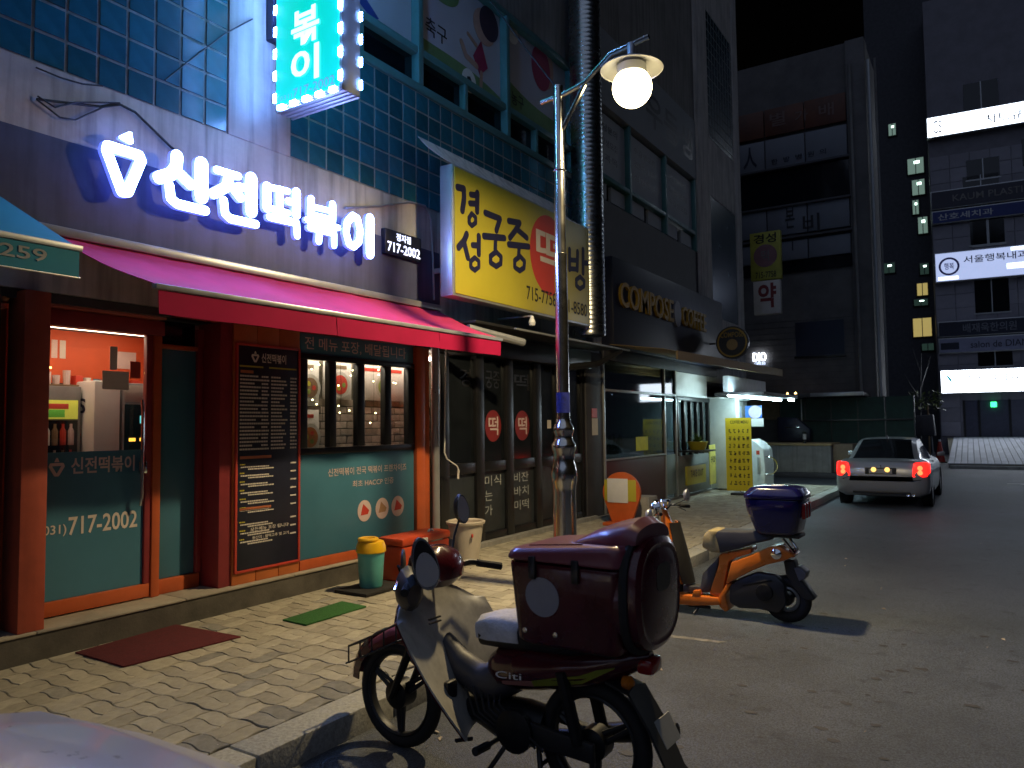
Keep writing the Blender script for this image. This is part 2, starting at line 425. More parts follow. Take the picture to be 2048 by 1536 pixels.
# posters behind the big panes of the academy
m_post = M('poster_paper', (.42,.42,.47), .6, var=.06, scale=1)
m_pgrn = M('poster_green', (.14,.24,.10), .6); m_pblue = M('poster_blue', (.03,.06,.30), .6); m_pskin = M('poster_skin', (.45,.28,.22), .6)
m_phair = M('poster_hair', (.05,.03,.05), .6); m_pred = M('poster_red', (.30,.03,.08), .6)
PX = -5.872
def poster(label, a,b, art):
    t = thing('window_poster', label, 'poster', (PX,(a+b)/2,6.0), group='posters in the upstairs academy windows')
    bx('sheet', m_post, t, PX-.012,PX, a,b, zt+.10,zh-.01, 0); art(t, a, b); return t
def hill(t,a,b,h0,h1,mt=m_pgrn):
    n = 12; pl = [(a,zt+.105)]+[(b,zt+.105)]+[(b-(b-a)*i/n, h0+(h1-h0)*(1-i/n)+.09*math.sin(3*i/n+a)) for i in range(n+1)]
    MB().prism(pl, FACE['X'], PX+.001, PX+.003).build('meadow', mt, t, smooth=0)
def art1(t,a,b):
    hill(t,a,b,6.33,6.33)
    MB().prism([(a+.7,6.58),(a+1.2,6.31),(a+1.3,6.39),(a+.85,6.68)], FACE['X'],PX+.004,PX+.006).build('blue_leg', m_pblue, t)
    strokes(MB(), [([(a+.3,7.18),(a+1.4,7.08)],.03),([(a+.7,7.23),(a+1.1,7.48)],.05)],'X',PX+.004,PX+.006).build('toy_plane', m_pred, t)
def art2(t,a,b):
    hill(t,a,b,6.58,6.33)
    disc((a+.5,7.39),.40,'X',PX+.002,PX+.0035,ry=.22).build('bush', m_pgrn, t)
    label_text('lettering', m_inkb, t, '축구','X', a+.17,a+.62, 6.61,6.85, PX+.004, .003,.01)
    # a child kicking a ball, flat print
    disc((a+1.12,6.35),.165,'X',PX+.004,PX+.006).build('ball', m_white, t)
    MB().prism([(a+1.12+.06*math.cos(k*1.2566),6.36+.06*math.sin(k*1.2566)) for k in range(5)],FACE['X'],PX+.007,PX+.009).build('ball_patch', m_inkb, t)
    MB().prism([(a+1.22,6.75),(a+1.38,6.53),(a+1.58,6.71),(a+1.42,7.05)],FACE['X'],PX+.004,PX+.006).build('shirt', m_pred, t)
    strokes(MB(), [([(a+1.3,6.63),(a+1.05,6.68),(a+.95,6.83)],.09),([(a+1.42,6.58),(a+1.4,6.33),(a+1.45,6.26)],.07),([(a+1.3,6.93),(a+1.1,7.01)],.06)],'X',PX+.0045,PX+.0065).build('limbs', m_pskin, t)
    disc((a+1.5,7.28),.27,'X',PX+.005,PX+.007,ry=.26).build('head', m_pskin, t)
    disc((a+1.62,7.38),.24,'X',PX+.008,PX+.010,ry=.25).build('hair', m_phair, t)
def art3(t,a,b):
    hill(t,a,b,6.83,6.58)
    disc((a+1.1,7.33),.3,'X',PX+.004,PX+.006,ry=.36).build('balloon', m_pred, t)
    disc((a+1.25,7.41),.26,'X',PX+.002,PX+.0035,ry=.36).build('balloon', m_pskin, t)
    disc((a+.25,7.53),.16,'X',PX+.004,PX+.006).build('cloud', m_white, t)
    label_text('lettering', m_inkb, t, '농구','X', a+.2,a+.55, 6.43,6.63, PX+.004, .003,.01)
poster('upstairs window poster with a toy plane and a blue leg, beside the lit sign', ym[0]+.05,ym[1]-.05, art1)
poster('upstairs window poster of a child in red kicking a football', ym[1]+.05,ym[2]-.05, art2)
poster('upstairs window poster with a red balloon over green hills', ym[2]+.05,ym[3]-.05, art3)

# third bay above the coffee shop: white banner band, notices in windows, tiled fields
y0, y1 = 11.78, 17.55
bx('upper_wall', m_wall2, bld, -7.0,XW-.008, y0,y1, 8.95,15, 0)
bx('banner_band', M('faded_banner',(.24,.26,.28),.7,var=.12,scale=1.2), bld, -6.98,XW+.015, y0+.05,y1-.02, 7.5,8.94, 0)
label_text('lettering', m_dkblue, bld, '우등생', 'X', 14.4,17.3, 7.85,8.6, XW+.0155,.004,.02)
tl3 = MB().box(-7.0,XW-.012,y0,y1,4.62,5.72); tl3.build('dark_band', m_dkwall, bld)
bx('window_recess', m_bglass, bld, -7.0,-5.94, y0,y1, 5.722,7.49, 0)
m_not = M('notice_paper', (.34,.36,.38), .7, var=.1, scale=2)
NX = -5.86
wy = [11.85, 13.55, 15.5, 17.45]
for y in wy: bx('mullion', m_frame, bld, -5.94,XW+.01, y-.05,y+.05, 5.73,7.48, .004)
bx('transom', m_frame, bld, -5.94,XW+.006, 11.91,17.39, 6.12,6.2, .003)
for i in range(3):
    a, b = wy[i]+.1, wy[i+1]-.1
    bx('notice_sheet', m_not, bld, NX-.06,NX, a,b, 6.25,7.4, 0)
    for r in range(3): label_text('notice_lettering', m_dkblue, bld, ('상담문의','수강생모집','전과목')[(r+i)%3], 'X', a+.25,b-.35, 7.08-r*.28,7.22-r*.28, NX+.001,.003,.01)
    for q in (0,1):
        aa = a+(b-a)*(.0 if q == 0 else .55)
        bx('notice_sheet', m_not, bld, NX-.06,NX, aa,aa+(b-a)*.42, 5.78,6.07, 0)
bx('pillar', m_wall, bld, -7.0,XW+.06, 17.57,18.45, 3.9,16, .01)
# end bay
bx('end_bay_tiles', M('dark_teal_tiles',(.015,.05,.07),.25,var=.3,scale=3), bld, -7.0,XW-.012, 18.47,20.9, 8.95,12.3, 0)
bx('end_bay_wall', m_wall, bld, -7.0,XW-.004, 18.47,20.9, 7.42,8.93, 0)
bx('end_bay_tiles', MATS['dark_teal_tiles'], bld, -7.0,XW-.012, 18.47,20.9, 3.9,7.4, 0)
bx('end_bay_wall', m_wall, bld, -7.0,XW-.004, 18.47,20.9, 12.32,16, 0)
bx('corner_pillar', m_wall, bld, -7.0,XW+.03, 20.92,21.4, 0,16, .01)
# fine metal rods of the end bay grid
gr = MB()
for i in range(10): gr.box(XW-.012,XW-.006, 18.6+i*.24,18.612+i*.24, 8.97,12.28)
for j in range(14): gr.box(XW-.012,XW-.005, 18.48,20.88, 9.05+j*.25,9.062+j*.25)
stuff(gr.build('tile_joints', m_grout, bld, smooth=0))
# ================================================================= LIT CHANNEL-LETTER SIGN
LX = XW+.17
e_let = EM('letter_led', (.20,.33,1.0), 42.)
e_side = M('letter_return', (.5,.5,.55), .5, emit=(.10,.16,1.0), es=1.5, var=.03)
def crop(cx,cy): return FX(cx/2.926, cy/2.926, LX)
def crop2(cx,cy): return FX(500+cx/2.926, cy/2.926, LX)
H_, V_ = .068, .135
LET = [('letter', crop, [([(1040,912),(1036,975),(1005,1018),(935,1038)],.115),([(1062,1022),(1118,1078)],.10),([(1183,958),(1183,1150)],V_),([(995,1085),(1002,1160),(1040,1192),(1205,1232)],.085)]),
 ('letter', crop, [([(1272,992),(1400,1030)],H_),([(1345,1035),(1325,1095),(1255,1132)],.10),([(1360,1090),(1410,1155)],.09),([(1398,1088),(1450,1102)],H_),([(1474,1045),(1474,1235)],V_),([(1312,1172),(1320,1250),(1350,1278),(1500,1312)],.08)]),
 ('letter', crop, [([(1566,1092),(1566,1212)],.10),([(1566,1090),(1690,1118)],.06),([(1570,1214),(1690,1246)],.06),([(1640,1110),(1640,1230)],.08),([(1690,1176),(1735,1188)],H_),([(1738,1125),(1738,1255)],.10),([(1582,1268),(1738,1304),(1742,1378)],.075)]),
 ('letter', crop, [([(1824,1165),(1824,1255)],.085),([(1950,1196),(1950,1290)],.085),([(1824,1205),(1950,1236)],.055),([(1824,1252),(1950,1286)],.06),([(1888,1280),(1888,1310)],.08),([(1802,1285),(1982,1332)],.065),([(1818,1330),(1958,1366),(1958,1436)],.07),([(1872,1348),(1868,1412)],.075)]),
 ('letter', crop2, [([(605,1262),(572,1300),(566,1360),(582,1425),(610,1442),(640,1415),(648,1350),(632,1280),(605,1262)],.085),([(705,1280),(705,1485)],.125)]),
 ('emblem', crop, [([(636,852),(818,908),(830,938),(752,1122),(716,1120),(628,880),(636,852)],.088)])]
sign1 = thing('channel_letter_sign', 'glowing white Korean channel letters with a chilli outline emblem above the red awning', 'shop sign', (LX,5,3.7))
for nm,cf,sg in LET:
    sg = [(p,w*.86) for p,w in sg]; faces = strokes(MB(), sg, 'X', LX-.012, LX, cf)
    # lit acrylic face in front, glowing return behind
    b = strokes(MB(), [(p,w+.010) for p,w in sg], 'X', LX-.055, LX-.0125, cf)
    o = faces.build(nm, e_let, sign1, smooth=0, weld=False); b.build('letter_return', e_side, o, smooth=0, weld=False)
tip = [crop(757,770),crop(772,775),crop(781,836),crop(768,843),crop(703,806),crop(702,795)]
o = MB().prism(tip, FACE['X'], LX-.012, LX).build('emblem_tip', e_let, sign1, smooth=0)
MB().prism(tip, FACE['X'], LX-.055, LX-.0125).build('letter_return', e_side, o, smooth=0)
# phone board at the end of the letters
yL, zT = FX(768,457,XW+.05); yR, zB = FX(840,527,XW+.05); zT = zT+.0
t = thing('phone_board', 'small black board with lit white phone number at the right end of the glowing letters', 'sign', (XW,yL,zB))
zT = 3.87; zB = 3.58
bx('case', m_dkblue, t, XW+.002,XW+.07, yL,yR, zB,zT, .006)
e_num = EM('number_led', (.70,.75,1.0), 2.2)
label_text('number', e_num, t, '717-2002','X', yL+.03,yR-.03, zB+.03,zB+.145, XW+.071,.006,.02)
label_text('branch_name', e_num, t, '정자점','X', yL+.18,yR-.2, zB+.175,zB+.265, XW+.071,.006,.02)
# old dark fascia board behind the letters and its conduit
bx('fascia_board', M('old_fascia',(.085,.095,.18),.6,var=.2,scale=2,streak=.3), bld, XW+.001,XW+.012, 2.0,7.42, 2.98,3.78, .003)
t = thing('electrical_conduit', 'dark cable bundle sagging over the render above the glowing emblem', 'cable', (XW,3.5,4.2))
mb = MB(); mb.tube([(XW+.02,)+FX(*p,XW+.02) for p in ((215/2.926+72-72,580/2.926),(1000/5,640/3),(690/2.926,605/2.926),(790/2.926,655/2.926),(1000/2.926,860/2.926),(1060/2.926,905/2.926))],.010,6)
mb.build('conduit', m_blackp, t)
for q in ([(75,200),(120,235),(150,240),(205,215),(240,210)],[(75,192),(110,215),(150,205),(200,205),(240,206)],[(72,135),(120,155),(165,168),(205,172)],[(330,160),(400,105),(452,66),(505,38)]):
    mb = MB(); mb.tube([(XW+.03,)+FX(*p,XW+.03) for p in q], .007, 5); mb.build('cable', m_blackp, t)
t = thing('electrical_conduit', 'grey cable bracket above the black phone board', 'cable', (XW,7,4.2))
MB().tube([(XW+.02,)+FX(*p,XW+.02) for p in ((690,415),(760,412),(820,404),(850,412),(862,440),(866,520),(868,600))],.014,6).build('conduit', m_alu, t)

# ================================================================= PROJECTING LIGHT BOX
ps = thing('projecting_light_box', 'tall teal light box with white Korean letters and a bulb border, jutting from the wall', 'shop sign', (-5.3,4.8,4.6))
SX0, SX1, SY0, SY1, SZ0, SZ1 = -5.60,-4.72, 4.66,4.93, 4.60,8.6
e_teal = M('teal_lightbox', (.02,.5,.45), .4, emit=(.0,.60,.48), es=1.1, var=.10, scale=1.5)
bx('case', m_alu, ps, SX0,SX1, SY0+.02,SY1-.02, SZ0,SZ1, .012)
bx('face', e_teal, ps, SX0+.03,SX1-.03, SY0+.004,SY0+.0185, SZ0+.03,SZ1-.03, .004)
bx('face', e_teal, ps, SX0+.03,SX1-.03, SY1-.0185,SY1-.004, SZ0+.03,SZ1-.03, .004)
for k in range(4): bx('trim', m_alu, ps, SX0-.004,SX1+.004, SY0+.03+.06*k,SY0+.06+.06*k, SZ0-.012,SZ0-.001, .003)
e_tl = EM('lightbox_letter', (.62,.80,1.0), 1.5)
for ch,z0,z1 in (('떡',5.50,5.82),('볶',5.12,5.46),('이',4.76,5.09)):
    label_text('letter', e_tl, ps, ch,'Y', SX0+.25,SX1-.26, z0,z1, -(SY0+.003),.012,.026)
e_tn = M('lightbox_number', (.25,.5,.6), .5, emit=(.10,.28,.42), es=.9)
label_text('number', e_tn, ps, '(031)','Y', SX0+.06,SX0+.26, SZ0+.05,SZ0+.11, -(SY0+.003),.004,.005)
label_text('number', e_tn, ps, '717-2002','Y', SX0+.27,SX1-.07, SZ0+.05,SZ0+.14, -(SY0+.003),.004,.012)
e_bulb = EM('border_bulb', (.18,.38,1.0), 125.)
bm_ = MB().box(-.024,.024,-.014,.0,-.045,.045).build('bulb', e_bulb, None, bevel=.008); bme = bm_.data; bpy.data.objects.remove(bm_)
def bulb(x,y,z,ry=0,rz_=0):
    o = bpy.data.objects.new('bulb', bme); col.objects.link(o); o.parent = ps; o.location = Vector((x,y,z))-ps.location; o.rotation_euler = (0,ry,rz_)
for k in range(18):
    z = SZ0+.12+k*.215
    bulb(SX0+.012,SY0+.016,z); bulb(SX1-.012,SY0+.016,z); bulb(SX1-.012,SY1-.002,z)
for k in range(5): bulb(SX0+.09+k*.17,SY0+.016,SZ0+.018, R(90))
bx('bracket', m_alu, ps, XW,SX0-.002, SY0+.1,SY0+.16, 5.4,5.5, .004)
bx('bracket', m_alu, ps, XW,SX0-.002, SY0+.1,SY0+.16, 7.2,7.3, .004)
bx('junction_box', m_dkblue, ps, XW+.013,XW+.12, SY0+.05,SY0+.25, 5.35,5.95, .01)

# ================================================================= AWNINGS
m_awn = M('red_awning', (.33,.004,.05), .85, spec=.2, var=.12, scale=2, bump=.1, bscale=200)
aw = thing('awning', 'long red fabric awning over the orange shopfront', 'awning', (-5.4,5,2.6))
ax0, ax1 = -5.74, -4.74
n = 24; ya, yb = 2.75, 7.33; fa, fb = 2.97, 7.20
rings = []
for i in range(9):
    s = i/8; x = ax0+(ax1-ax0)*s; z = 3.03-(3.03-2.585)*s - .02*math.sin(math.pi*s)
    rings.append([(x, ya+(fa-ya)*s+((yb+(fb-yb)*s)-(ya+(fa-ya)*s))*j/n, z+.02*s*(j/n)+ .005*math.sin(j*2.1+i)-.035*math.sin(math.pi*s)*abs(math.sin(math.pi*3*j/n))) for j in range(n+1)])
mb = MB().loft(rings, False, False, closed=False); mb.build('canopy', M('red_awning_sign_lit', (.47,.035,.11), .85, spec=.2, var=.16, scale=2, bump=.1, bscale=200), aw, solid=.006)  # same fabric as the valance, glow of the letters put into its colour
# valance in three joined panels
seams = [fa, 4.62, 6.05, fb]
for k in range(3):
    a, b = seams[k]+.004, seams[k+1]-.004; rr = []
    for i in range(5):
        s = i/4; rr.append([(ax1+.012+.012*math.sin(4*j/8*3.1+k+i*.4)*s, a+(b-a)*j/8, 2.585+.02*((a+(b-a)*j/8-fa)/(fb-fa))-.035-.165*s) for j in range(9)])
    MB().loft(rr, False, False, closed=False).build('valance', m_awn, aw, solid=.004)
mb = MB().hexa([(ax1-.03,fa-.02,2.555),(ax1+.03,fa-.02,2.555),(ax1+.03,fb+.03,2.575),(ax1-.03,fb+.03,2.575),(ax1-.03,fa-.02,2.592),(ax1+.03,fa-.02,2.592),(ax1+.03,fb+.03,2.612),(ax1-.03,fb+.03,2.612)])
mb.build('front_bar', m_alu, aw, bevel=.006)
bx('cassette', m_alu, aw, -5.80,-5.70, 2.62,7.36, 3.03,3.105, .015)
for y in (3.3,6.9):
    MB().tube([(-5.72,y,2.86),(-5.25,y+.25,2.66),(-4.79,y+.02,2.56)], .018, 8).build('folding_arm', m_alu, aw)
# teal awning of the next shop, cut by the left edge
m_tawn = M('teal_awning', (.012,.22,.32), .7, var=.12, scale=2)
ta = thing('awning', 'teal fabric awning with worn white digits at the left edge', 'awning', (-5.4,2,2.7))
yR = FX(155,513,-5.0)[0]
r2 = [[(-5.75,-.5,3.42),(-5.75,2.05,3.42)],[(-5.0,-.5,2.80),(-5.0,yR,2.80)]]
MB().loft(r2, False, False, closed=False).build('canopy', m_tawn, ta, solid=.006)
MB().hexa([(-5.03,-.5,2.77),(-4.97,-.5,2.77),(-4.97,yR+.02,2.77),(-5.03,yR+.02,2.77),(-5.03,-.5,2.81),(-4.97,-.5,2.81),(-4.97,yR+.02,2.81),(-5.03,yR+.02,2.81)]).build('front_bar', m_alu, ta, bevel=.005)
bx('valance', m_tawn, ta, -4.985,-4.978, -.5,yR, 2.60,2.768, 0)
label_text('number', m_alu, ta, '5259','X', yR-.56,yR-.20, 2.66,2.74, -4.977,.003,.012)
bx('hem', m_alu, ta, -4.99,-4.974, -.5,yR+.01, 2.59,2.60, .002)
# neighbour's wall and its sign end at the left edge
nb = thing('neighbour_shop', 'dark shop unit with blue panels left of the orange post', 'building', (-7,1.4,0))
bx('wall', m_dkwall, nb, -7.0,-5.80, -3,1.88, .0,8.0, 0)
bx('dark_panel', m_dkblue, nb, -5.798,-5.76, .5,2.26, .25,2.4, .01)
bx('side_board', M('plum_board',(.16,.12,.19),.6), nb, -5.80,-5.45, 1.2,2.20, 3.36,4.40, .01)
bx('top_board', m_tile, nb, -5.80,-5.50, 1.2,2.30, 4.402,4.8, .01)
bx('door_edge', M('bronze_edge',(.14,.10,.07),.4,metal=.5), nb, -5.85,-5.78, 2.40,2.47, .21,2.6, .006)

# ================================================================= ORANGE SHOPFRONT
sf = thing('snack_bar_front', 'orange snack bar front with glass door, tall menu board and serving window', 'shopfront', (-6,4.9,.2))
zf = .206
bx('post', M('orange_post',(.40,.075,.04),.5,var=.15,streak=.2), sf, -5.93,-5.685, 2.58,2.755, zf,2.60, .006)
hd = bx('header_sign', M('header_board',(.42,.10,.08),.5), sf, -5.99,-5.86, 2.77,3.77, 2.53,2.76, .006)
label_text('header_lettering', m_white, hd, '신전떡볶이','X', 3.0,3.62, 2.57,2.70, -5.859,.006,.02)
def emblem(mat, par, yc, zc, s, x, depth=.004):
    q = lambda a,b: (yc+a*s, zc+b*s)
    mb = strokes(MB(), [([(-.36,.18),(.36,.18),(.40,.05),(.08,-.5),(-.08,-.5),(-.40,.05),(-.36,.18)],.2*s)],'X',x,x+depth,q)
    mb.prism([q(-.16,.34),q(.16,.34),q(.05,.62),q(-.03,.62)],FACE['X'],x,x+depth)
    return mb.build('emblem', mat, par, smooth=0, weld=False)
emblem(m_white, hd, 2.90, 2.635, .10, -5.859)
bx('lintel', m_maroon, sf, -6.05,-5.93, 2.757,3.80, 2.40,2.525, .006)
bx('awning_soffit', m_maroon, sf, -5.93,-5.75, 3.78,6.9, 2.55,2.80, .006)
# door
dx = -5.985
door = bx('door', m_orange, sf, dx-.03,dx+.02, 2.757,3.715, zf+.01,.325, .005)
def leaf(nm, mt, *a): return bx(nm, mt, door, *a)
leaf('door_stile', m_maroon, dx-.03,dx+.02, 3.66,3.715, .326,2.398, .005)
leaf('door_stile', m_maroon, dx-.03,dx+.02, 2.757,2.80, .326,2.398, .005)
bx('door_glass', m_glass, door, dx-.012,dx-.006, 2.801,3.659, 1.44,2.397, 0)
bx('door_film', m_teal, door, dx-.012,dx-.004, 2.801,3.659, .327,1.438, 0)
FXX = dx-.0035
label_text('door_lettering', m_pink, door, '신전떡볶이','X', 3.07,3.58, 1.265,1.395, FXX,.003,.022)
emblem(m_pink, door, 2.965, 1.325, .115, FXX, .003)
label_text('door_number', m_cream, door, '717-2002','X', 3.06,3.61, .80,.94, FXX,.003,.016)
label_text('door_number', m_cream, door, '(031)','X', 2.85,3.045, .80,.89, FXX,.003,.01)
MB().tube([(dx+.06,3.60,.98),(dx+.075,3.60,1.05),(dx+.075,3.60,1.75),(dx+.06,3.60,1.85)],.014,8).build('door_handle', m_steel, door)
bx('door_lock', m_steel, door, dx+.021,dx+.05, 3.60,3.66, 1.24,1.34, .006)
# small notes stuck on the glass
bx('door_note', m_cream, door, dx-.0055,dx-.003, 3.30,3.52, 1.93,2.08, 0)
bx('door_note', m_cream, door, dx-.0055,dx-.003, 3.36,3.42, 2.09,2.28, 0)
bx('door_note', M('red_sticker',(.5,.06,.04),.5), door, dx-.0055,dx-.003, 3.53,3.62, 2.03,2.17, 0)
# jamb and side panel to the right of the door
bx('jamb', m_orange, sf, -6.03,-5.95, 3.717,3.79, zf,2.398, .006)
bx('side_panel', m_teal, sf, -6.06,-6.02, 3.792,4.16, .33,2.30, .004)
bx('panel_rail', m_orange, sf, -6.06,-5.99, 3.792,4.20, zf,.328, .006)
bx('jamb', m_maroon, sf, -6.06,-5.99, 4.162,4.22, .33,2.5, .006)
bx('panel_rail', m_orange, sf, -6.06,-5.99, 3.792,4.16, 2.302,2.34, .004)
bx('fanlight', m_bglass, sf, -6.06,-6.04, 3.80,4.16, 2.342,2.55, 0)
# menu column
bx('column_side', m_maroon, sf, -6.2,-5.757, 4.222,5.115, zf,2.56, .004)
for a,b in ((4.345,4.60),(4.606,4.86),(4.866,5.113)):
    bx('column_board', M('orange_board',(.52,.14,.035),.5,var=.12,scale=4), sf, -5.756,-5.735, a,b, zf,2.555, .004)
mbd = bx('menu_board', m_dkblue, sf, -5.734,-5.722, 4.385,5.085, .33,2.36, .003)
for a,b,c,d in ((4.36,4.384,.31,2.38),(5.086,5.11,.31,2.38),(4.385,5.085,.308,.329),(4.385,5.085,2.361,2.382)):
    bx('board_frame', m_red, mbd, -5.734,-5.716, a,b, c,d, .002)
QX = -5.7215
emblem(m_cream, mbd, 4.57, 2.265, .085, QX, .002)
label_text('menu_title', m_cream, mbd, '신전떡볶이','X', 4.64,4.93, 2.215,2.305, QX,.002,.022)
rl = random.Random(3); rows = MB(); yel = MB(); head = MB()
for r in range(21):
    z = 2.075-r*.0335
    w = .13+.11*abs(math.sin(r*1.3+.4))
    for a,ww in ((4.405,w),(4.645,.07),(4.755,.09+.09*abs(math.sin(r*.9))),(4.985,.062)):
        x = a
        while x < a+ww:       # runs of small glyph-sized dashes
            g = rl.uniform(.014,.03); rows.box(QX,QX+.0015, x,x+g, z,z+.016); x += g+.005
yel.box(QX,QX+.0015,4.40,4.66,2.165,2.180); yel.box(QX,QX+.0015,4.73,5.06,2.165,2.180)
for z in (2.11,1.325,.86): head.box(QX,QX+.0015,4.41,4.41+(.14 if z > 2 else .35),z,z+.026)
for r in range(9):
    z = 1.27-r*.078-(.05 if r > 5 else 0)
    for a,ww,dz in ((4.41,.05,.0),(4.42,.30,-.024),(4.50,.28,-.044)):
        x = a
        while x < a+ww:
            g = rl.uniform(.01,.026); (yel if dz == 0 else rows).box(QX,QX+.0015, x,x+g, z+dz,z+dz+.012); x += g+.004
    rows.box(QX,QX+.0015,4.99,5.06,z-.01,z+.004)
stuff(rows.build('menu_lines', m_cream, mbd, smooth=0)); stuff(yel.build('menu_prices', m_yellow, mbd, smooth=0)); stuff(head.build('menu_headings', M('orange_print',(.45,.13,.05),.6), mbd, smooth=0))
label_text('menu_note', m_cream, mbd, '모든메뉴 포장 됩니다','X', 4.53,4.97, .665,.70, QX,.0015,.01)
label_text('menu_note', m_cream, mbd, '원산지 : 쌀떡고추 및 고기','X', 4.55,4.97, .59,.62, QX,.0015,.01)
# serving window side
yw0, yw1 = 5.125, 6.86
bx('upper_panel', m_teal, sf, -5.80,-5.745, yw0,yw1, 2.345,2.549, .004)
label_text('panel_lettering', m_pink, sf, '전 메뉴 포장, 배달됩니다','X', yw0+.06,6.72, 2.385,2.52, -5.744,.003,.01)
win = bx('serving_window', m_black, sf, -5.80,-5.725, yw0,yw1, 1.335,1.40, .005)
bx('window_frame', m_black, win, -5.80,-5.725, yw0,yw1, 2.29,2.343, .005)
edges = [yw0, 5.165, 5.50, 5.62, 5.92, 6.03, 6.33, 6.45, 6.74, 6.86]
for a,b in ((yw0,5.21),(5.505,5.60),(5.915,6.02),(6.345,6.45),(6.745,yw1)):
    bx('window_frame', m_black, win, -5.80,-5.725, a,b, 1.402,2.288, .005)
for a,b in ((5.21,5.505),(5.60,5.915),(6.02,6.345),(6.45,6.745)):
    bx('window_pane', m_glass, win, -5.775,-5.770, a,b, 1.402,2.288, 0)
bx('lower_panel', m_teal, sf, -5.80,-5.745, yw0,yw1, .305,1.333, .004)
label_text('panel_lettering', m_pink, sf, '신전떡볶이 전국 떡볶이 프랜차이즈','X', 5.50,6.72, 1.10,1.18, -5.744,.003,.008)
label_text('panel_lettering', m_pink, sf, '최초 HACCP 인증','X', 5.85,6.50, .965,1.035, -5.744,.003,.006)
for k,(yy,cc) in enumerate(((6.03,m_red),(6.31,M('tan_print',(.35,.20,.10),.5)),(6.57,m_red))):
    d = disc((yy,.70),.105,'X',-5.744,-5.741, ry=.115).build('food_roundel', m_pink, sf)
    MB().prism([(yy-.06,.655),(yy-.02,.775),(yy+.07,.70),(yy+.05,.66)],FACE['X'],-5.7405,-5.739).build('food_picture', cc, d)
bx('base_rail', m_orange, sf, -5.80,-5.735, yw0,yw1, zf,.303, .005)
bx('post', m_orange, sf, -5.85,-5.70, 6.865,7.02, zf,2.55, .008)
bx('post', m_orange, sf, -5.85,-5.745, 7.022,7.16, zf,2.55, .008)

# ================================================================= INSIDE THE SNACK BAR
m_in = M('orange_wall', (.62,.10,.03), .6, var=.08)
room = thing('snack_bar_room', 'orange walled room seen through the glass door and serving window', 'room', (-7,4.5,.2))
bx('floor', m_wood, room, -9.5,-6.61, 2.0,8.1, .10,.203, 0)
bx('ceiling', m_cream, room, -6.95+.0,-6.07, 2.0,8.1, 2.50,2.545, 0)
bx('back_wall', m_in, room, -6.94,-6.90, 2.6,4.7, .21,2.49, 0)
bx('partition', m_in, room, -6.9,-6.12, 4.30,4.34, .21,2.49, 0)
bx('partition', m_in, room, -6.9,-5.95, 2.58,2.62, .21,2.49, 0)
bx('dark_shelf_wall', M('dim_shelf',(.06,.035,.04),.6), room, -6.895,-6.87, 2.63,4.29, .21,2.02, 0)
e_warm = EM('warm_tube', (1.0,.55,.16), 9.)
e_int = EM('ceiling_panel', (1.0,.72,.52), 10.)
t = thing('ceiling_light', 'warm ceiling light inside above the glass door', 'light', (-6.4,3.3,2.45)); bx('diffuser', e_int, t, -6.55,-6.35, 2.75,4.1, 2.46,2.49, .004)
t = thing('tube_light', 'yellow strip light seen through the glass door', 'light', (-6.8,3.0,2.0)); bx('tube', e_warm, t, -6.84,-6.82, 2.90,3.32, 2.14,2.155, .003)
# fridges and shelf goods
fr = thing('drinks_fridge', 'glass fronted drinks fridge with a yellow header behind the door', 'fridge', (-6.7,3.2,.21))
bx('body', M('fridge_grey',(.2,.19,.19),.5), fr, -6.86,-6.62, 3.02,3.47, .21,1.98, .01)
bx('header', M('fridge_header',(.5,.5,.05),.5,emit=(.75,.62,.08),es=.5), fr, -6.619,-6.612, 3.08,3.44, 1.70,1.86, .002)
bx('header_art', M('fridge_art',(.1,.35,.05),.5,emit=(.2,.5,.05),es=.3), fr, -6.6115,-6.609, 3.17,3.33, 1.715,1.78, .002)
bx('header_art', M('fridge_art_red',(.5,.06,.04),.5,emit=(.6,.06,.03),es=.3), fr, -6.6115,-6.609, 3.18,3.36, 1.785,1.83, .002)
bx('glass_door', m_bglass, fr, -6.619,-6.612, 3.08,3.44, .35,1.69, .004)
for r in range(2):
    for k in range(5): MB().lathe([(.025,0),(.025,.12),(.011,.15),(.011,.18)],(-6.605,3.12+k*.065,1.26+r*.22),seg=8).build('bottle', (m_pink,m_teal,m_cream,m_wood,m_red)[(k+r)%5], fr)
fr = thing('upright_fridge', 'tall pale fridge between the drinks fridges behind the door', 'fridge', (-6.7,3.6,.21))
bx('body', m_white, fr, -6.80,-6.45, 3.49,3.72, .21,2.03, .015)
label_text('fridge_mark', m_ink, fr, 'S','Y', -6.70,-6.58, 1.75,1.88, -3.488,.003,.02)
fr = thing('drinks_fridge', 'lit drinks fridge with a pale header at the right of the door', 'fridge', (-6.6,3.9,.21))
bx('body', m_alu, fr, -6.8,-6.46, 3.74,4.12, .21,2.02, .01)
bx('header', m_cream, fr, -6.459,-6.452, 3.76,4.10, 1.85,2.0, .002)
bx('glass_door', m_bglass, fr, -6.459,-6.452, 3.76,4.10, .35,1.83, .003)
e_amb = EM('amber_sign', (1.0,.45,.05), 2.5)
for yy in (3.80,3.90): bx('price_light', e_amb, fr, -6.4515,-6.445, yy,yy+.06, 1.50,1.53, .002)
bx('price_light', EM('cyan_sign',(.15,.7,.7),1.2), fr, -6.4515,-6.445, 3.90,3.99, 1.66,1.73, .002)
for k in range(4): MB().lathe([(.028,0),(.028,.13),(.012,.16),(.012,.19)],(-6.43,3.79+k*.085,1.22),seg=8).build('bottle', (m_cream,m_red,m_wood,m_pink)[k], fr)
t = thing('storage_jar', 'pale jar on the counter low behind the door glass', 'jar', (-6.3,2.9,1.44)); 
MB().lathe([(.05,0),(.055,.02),(.055,.10),(.03,.12)],(-6.3,2.9,1.46),seg=14).build('body', m_white, t)
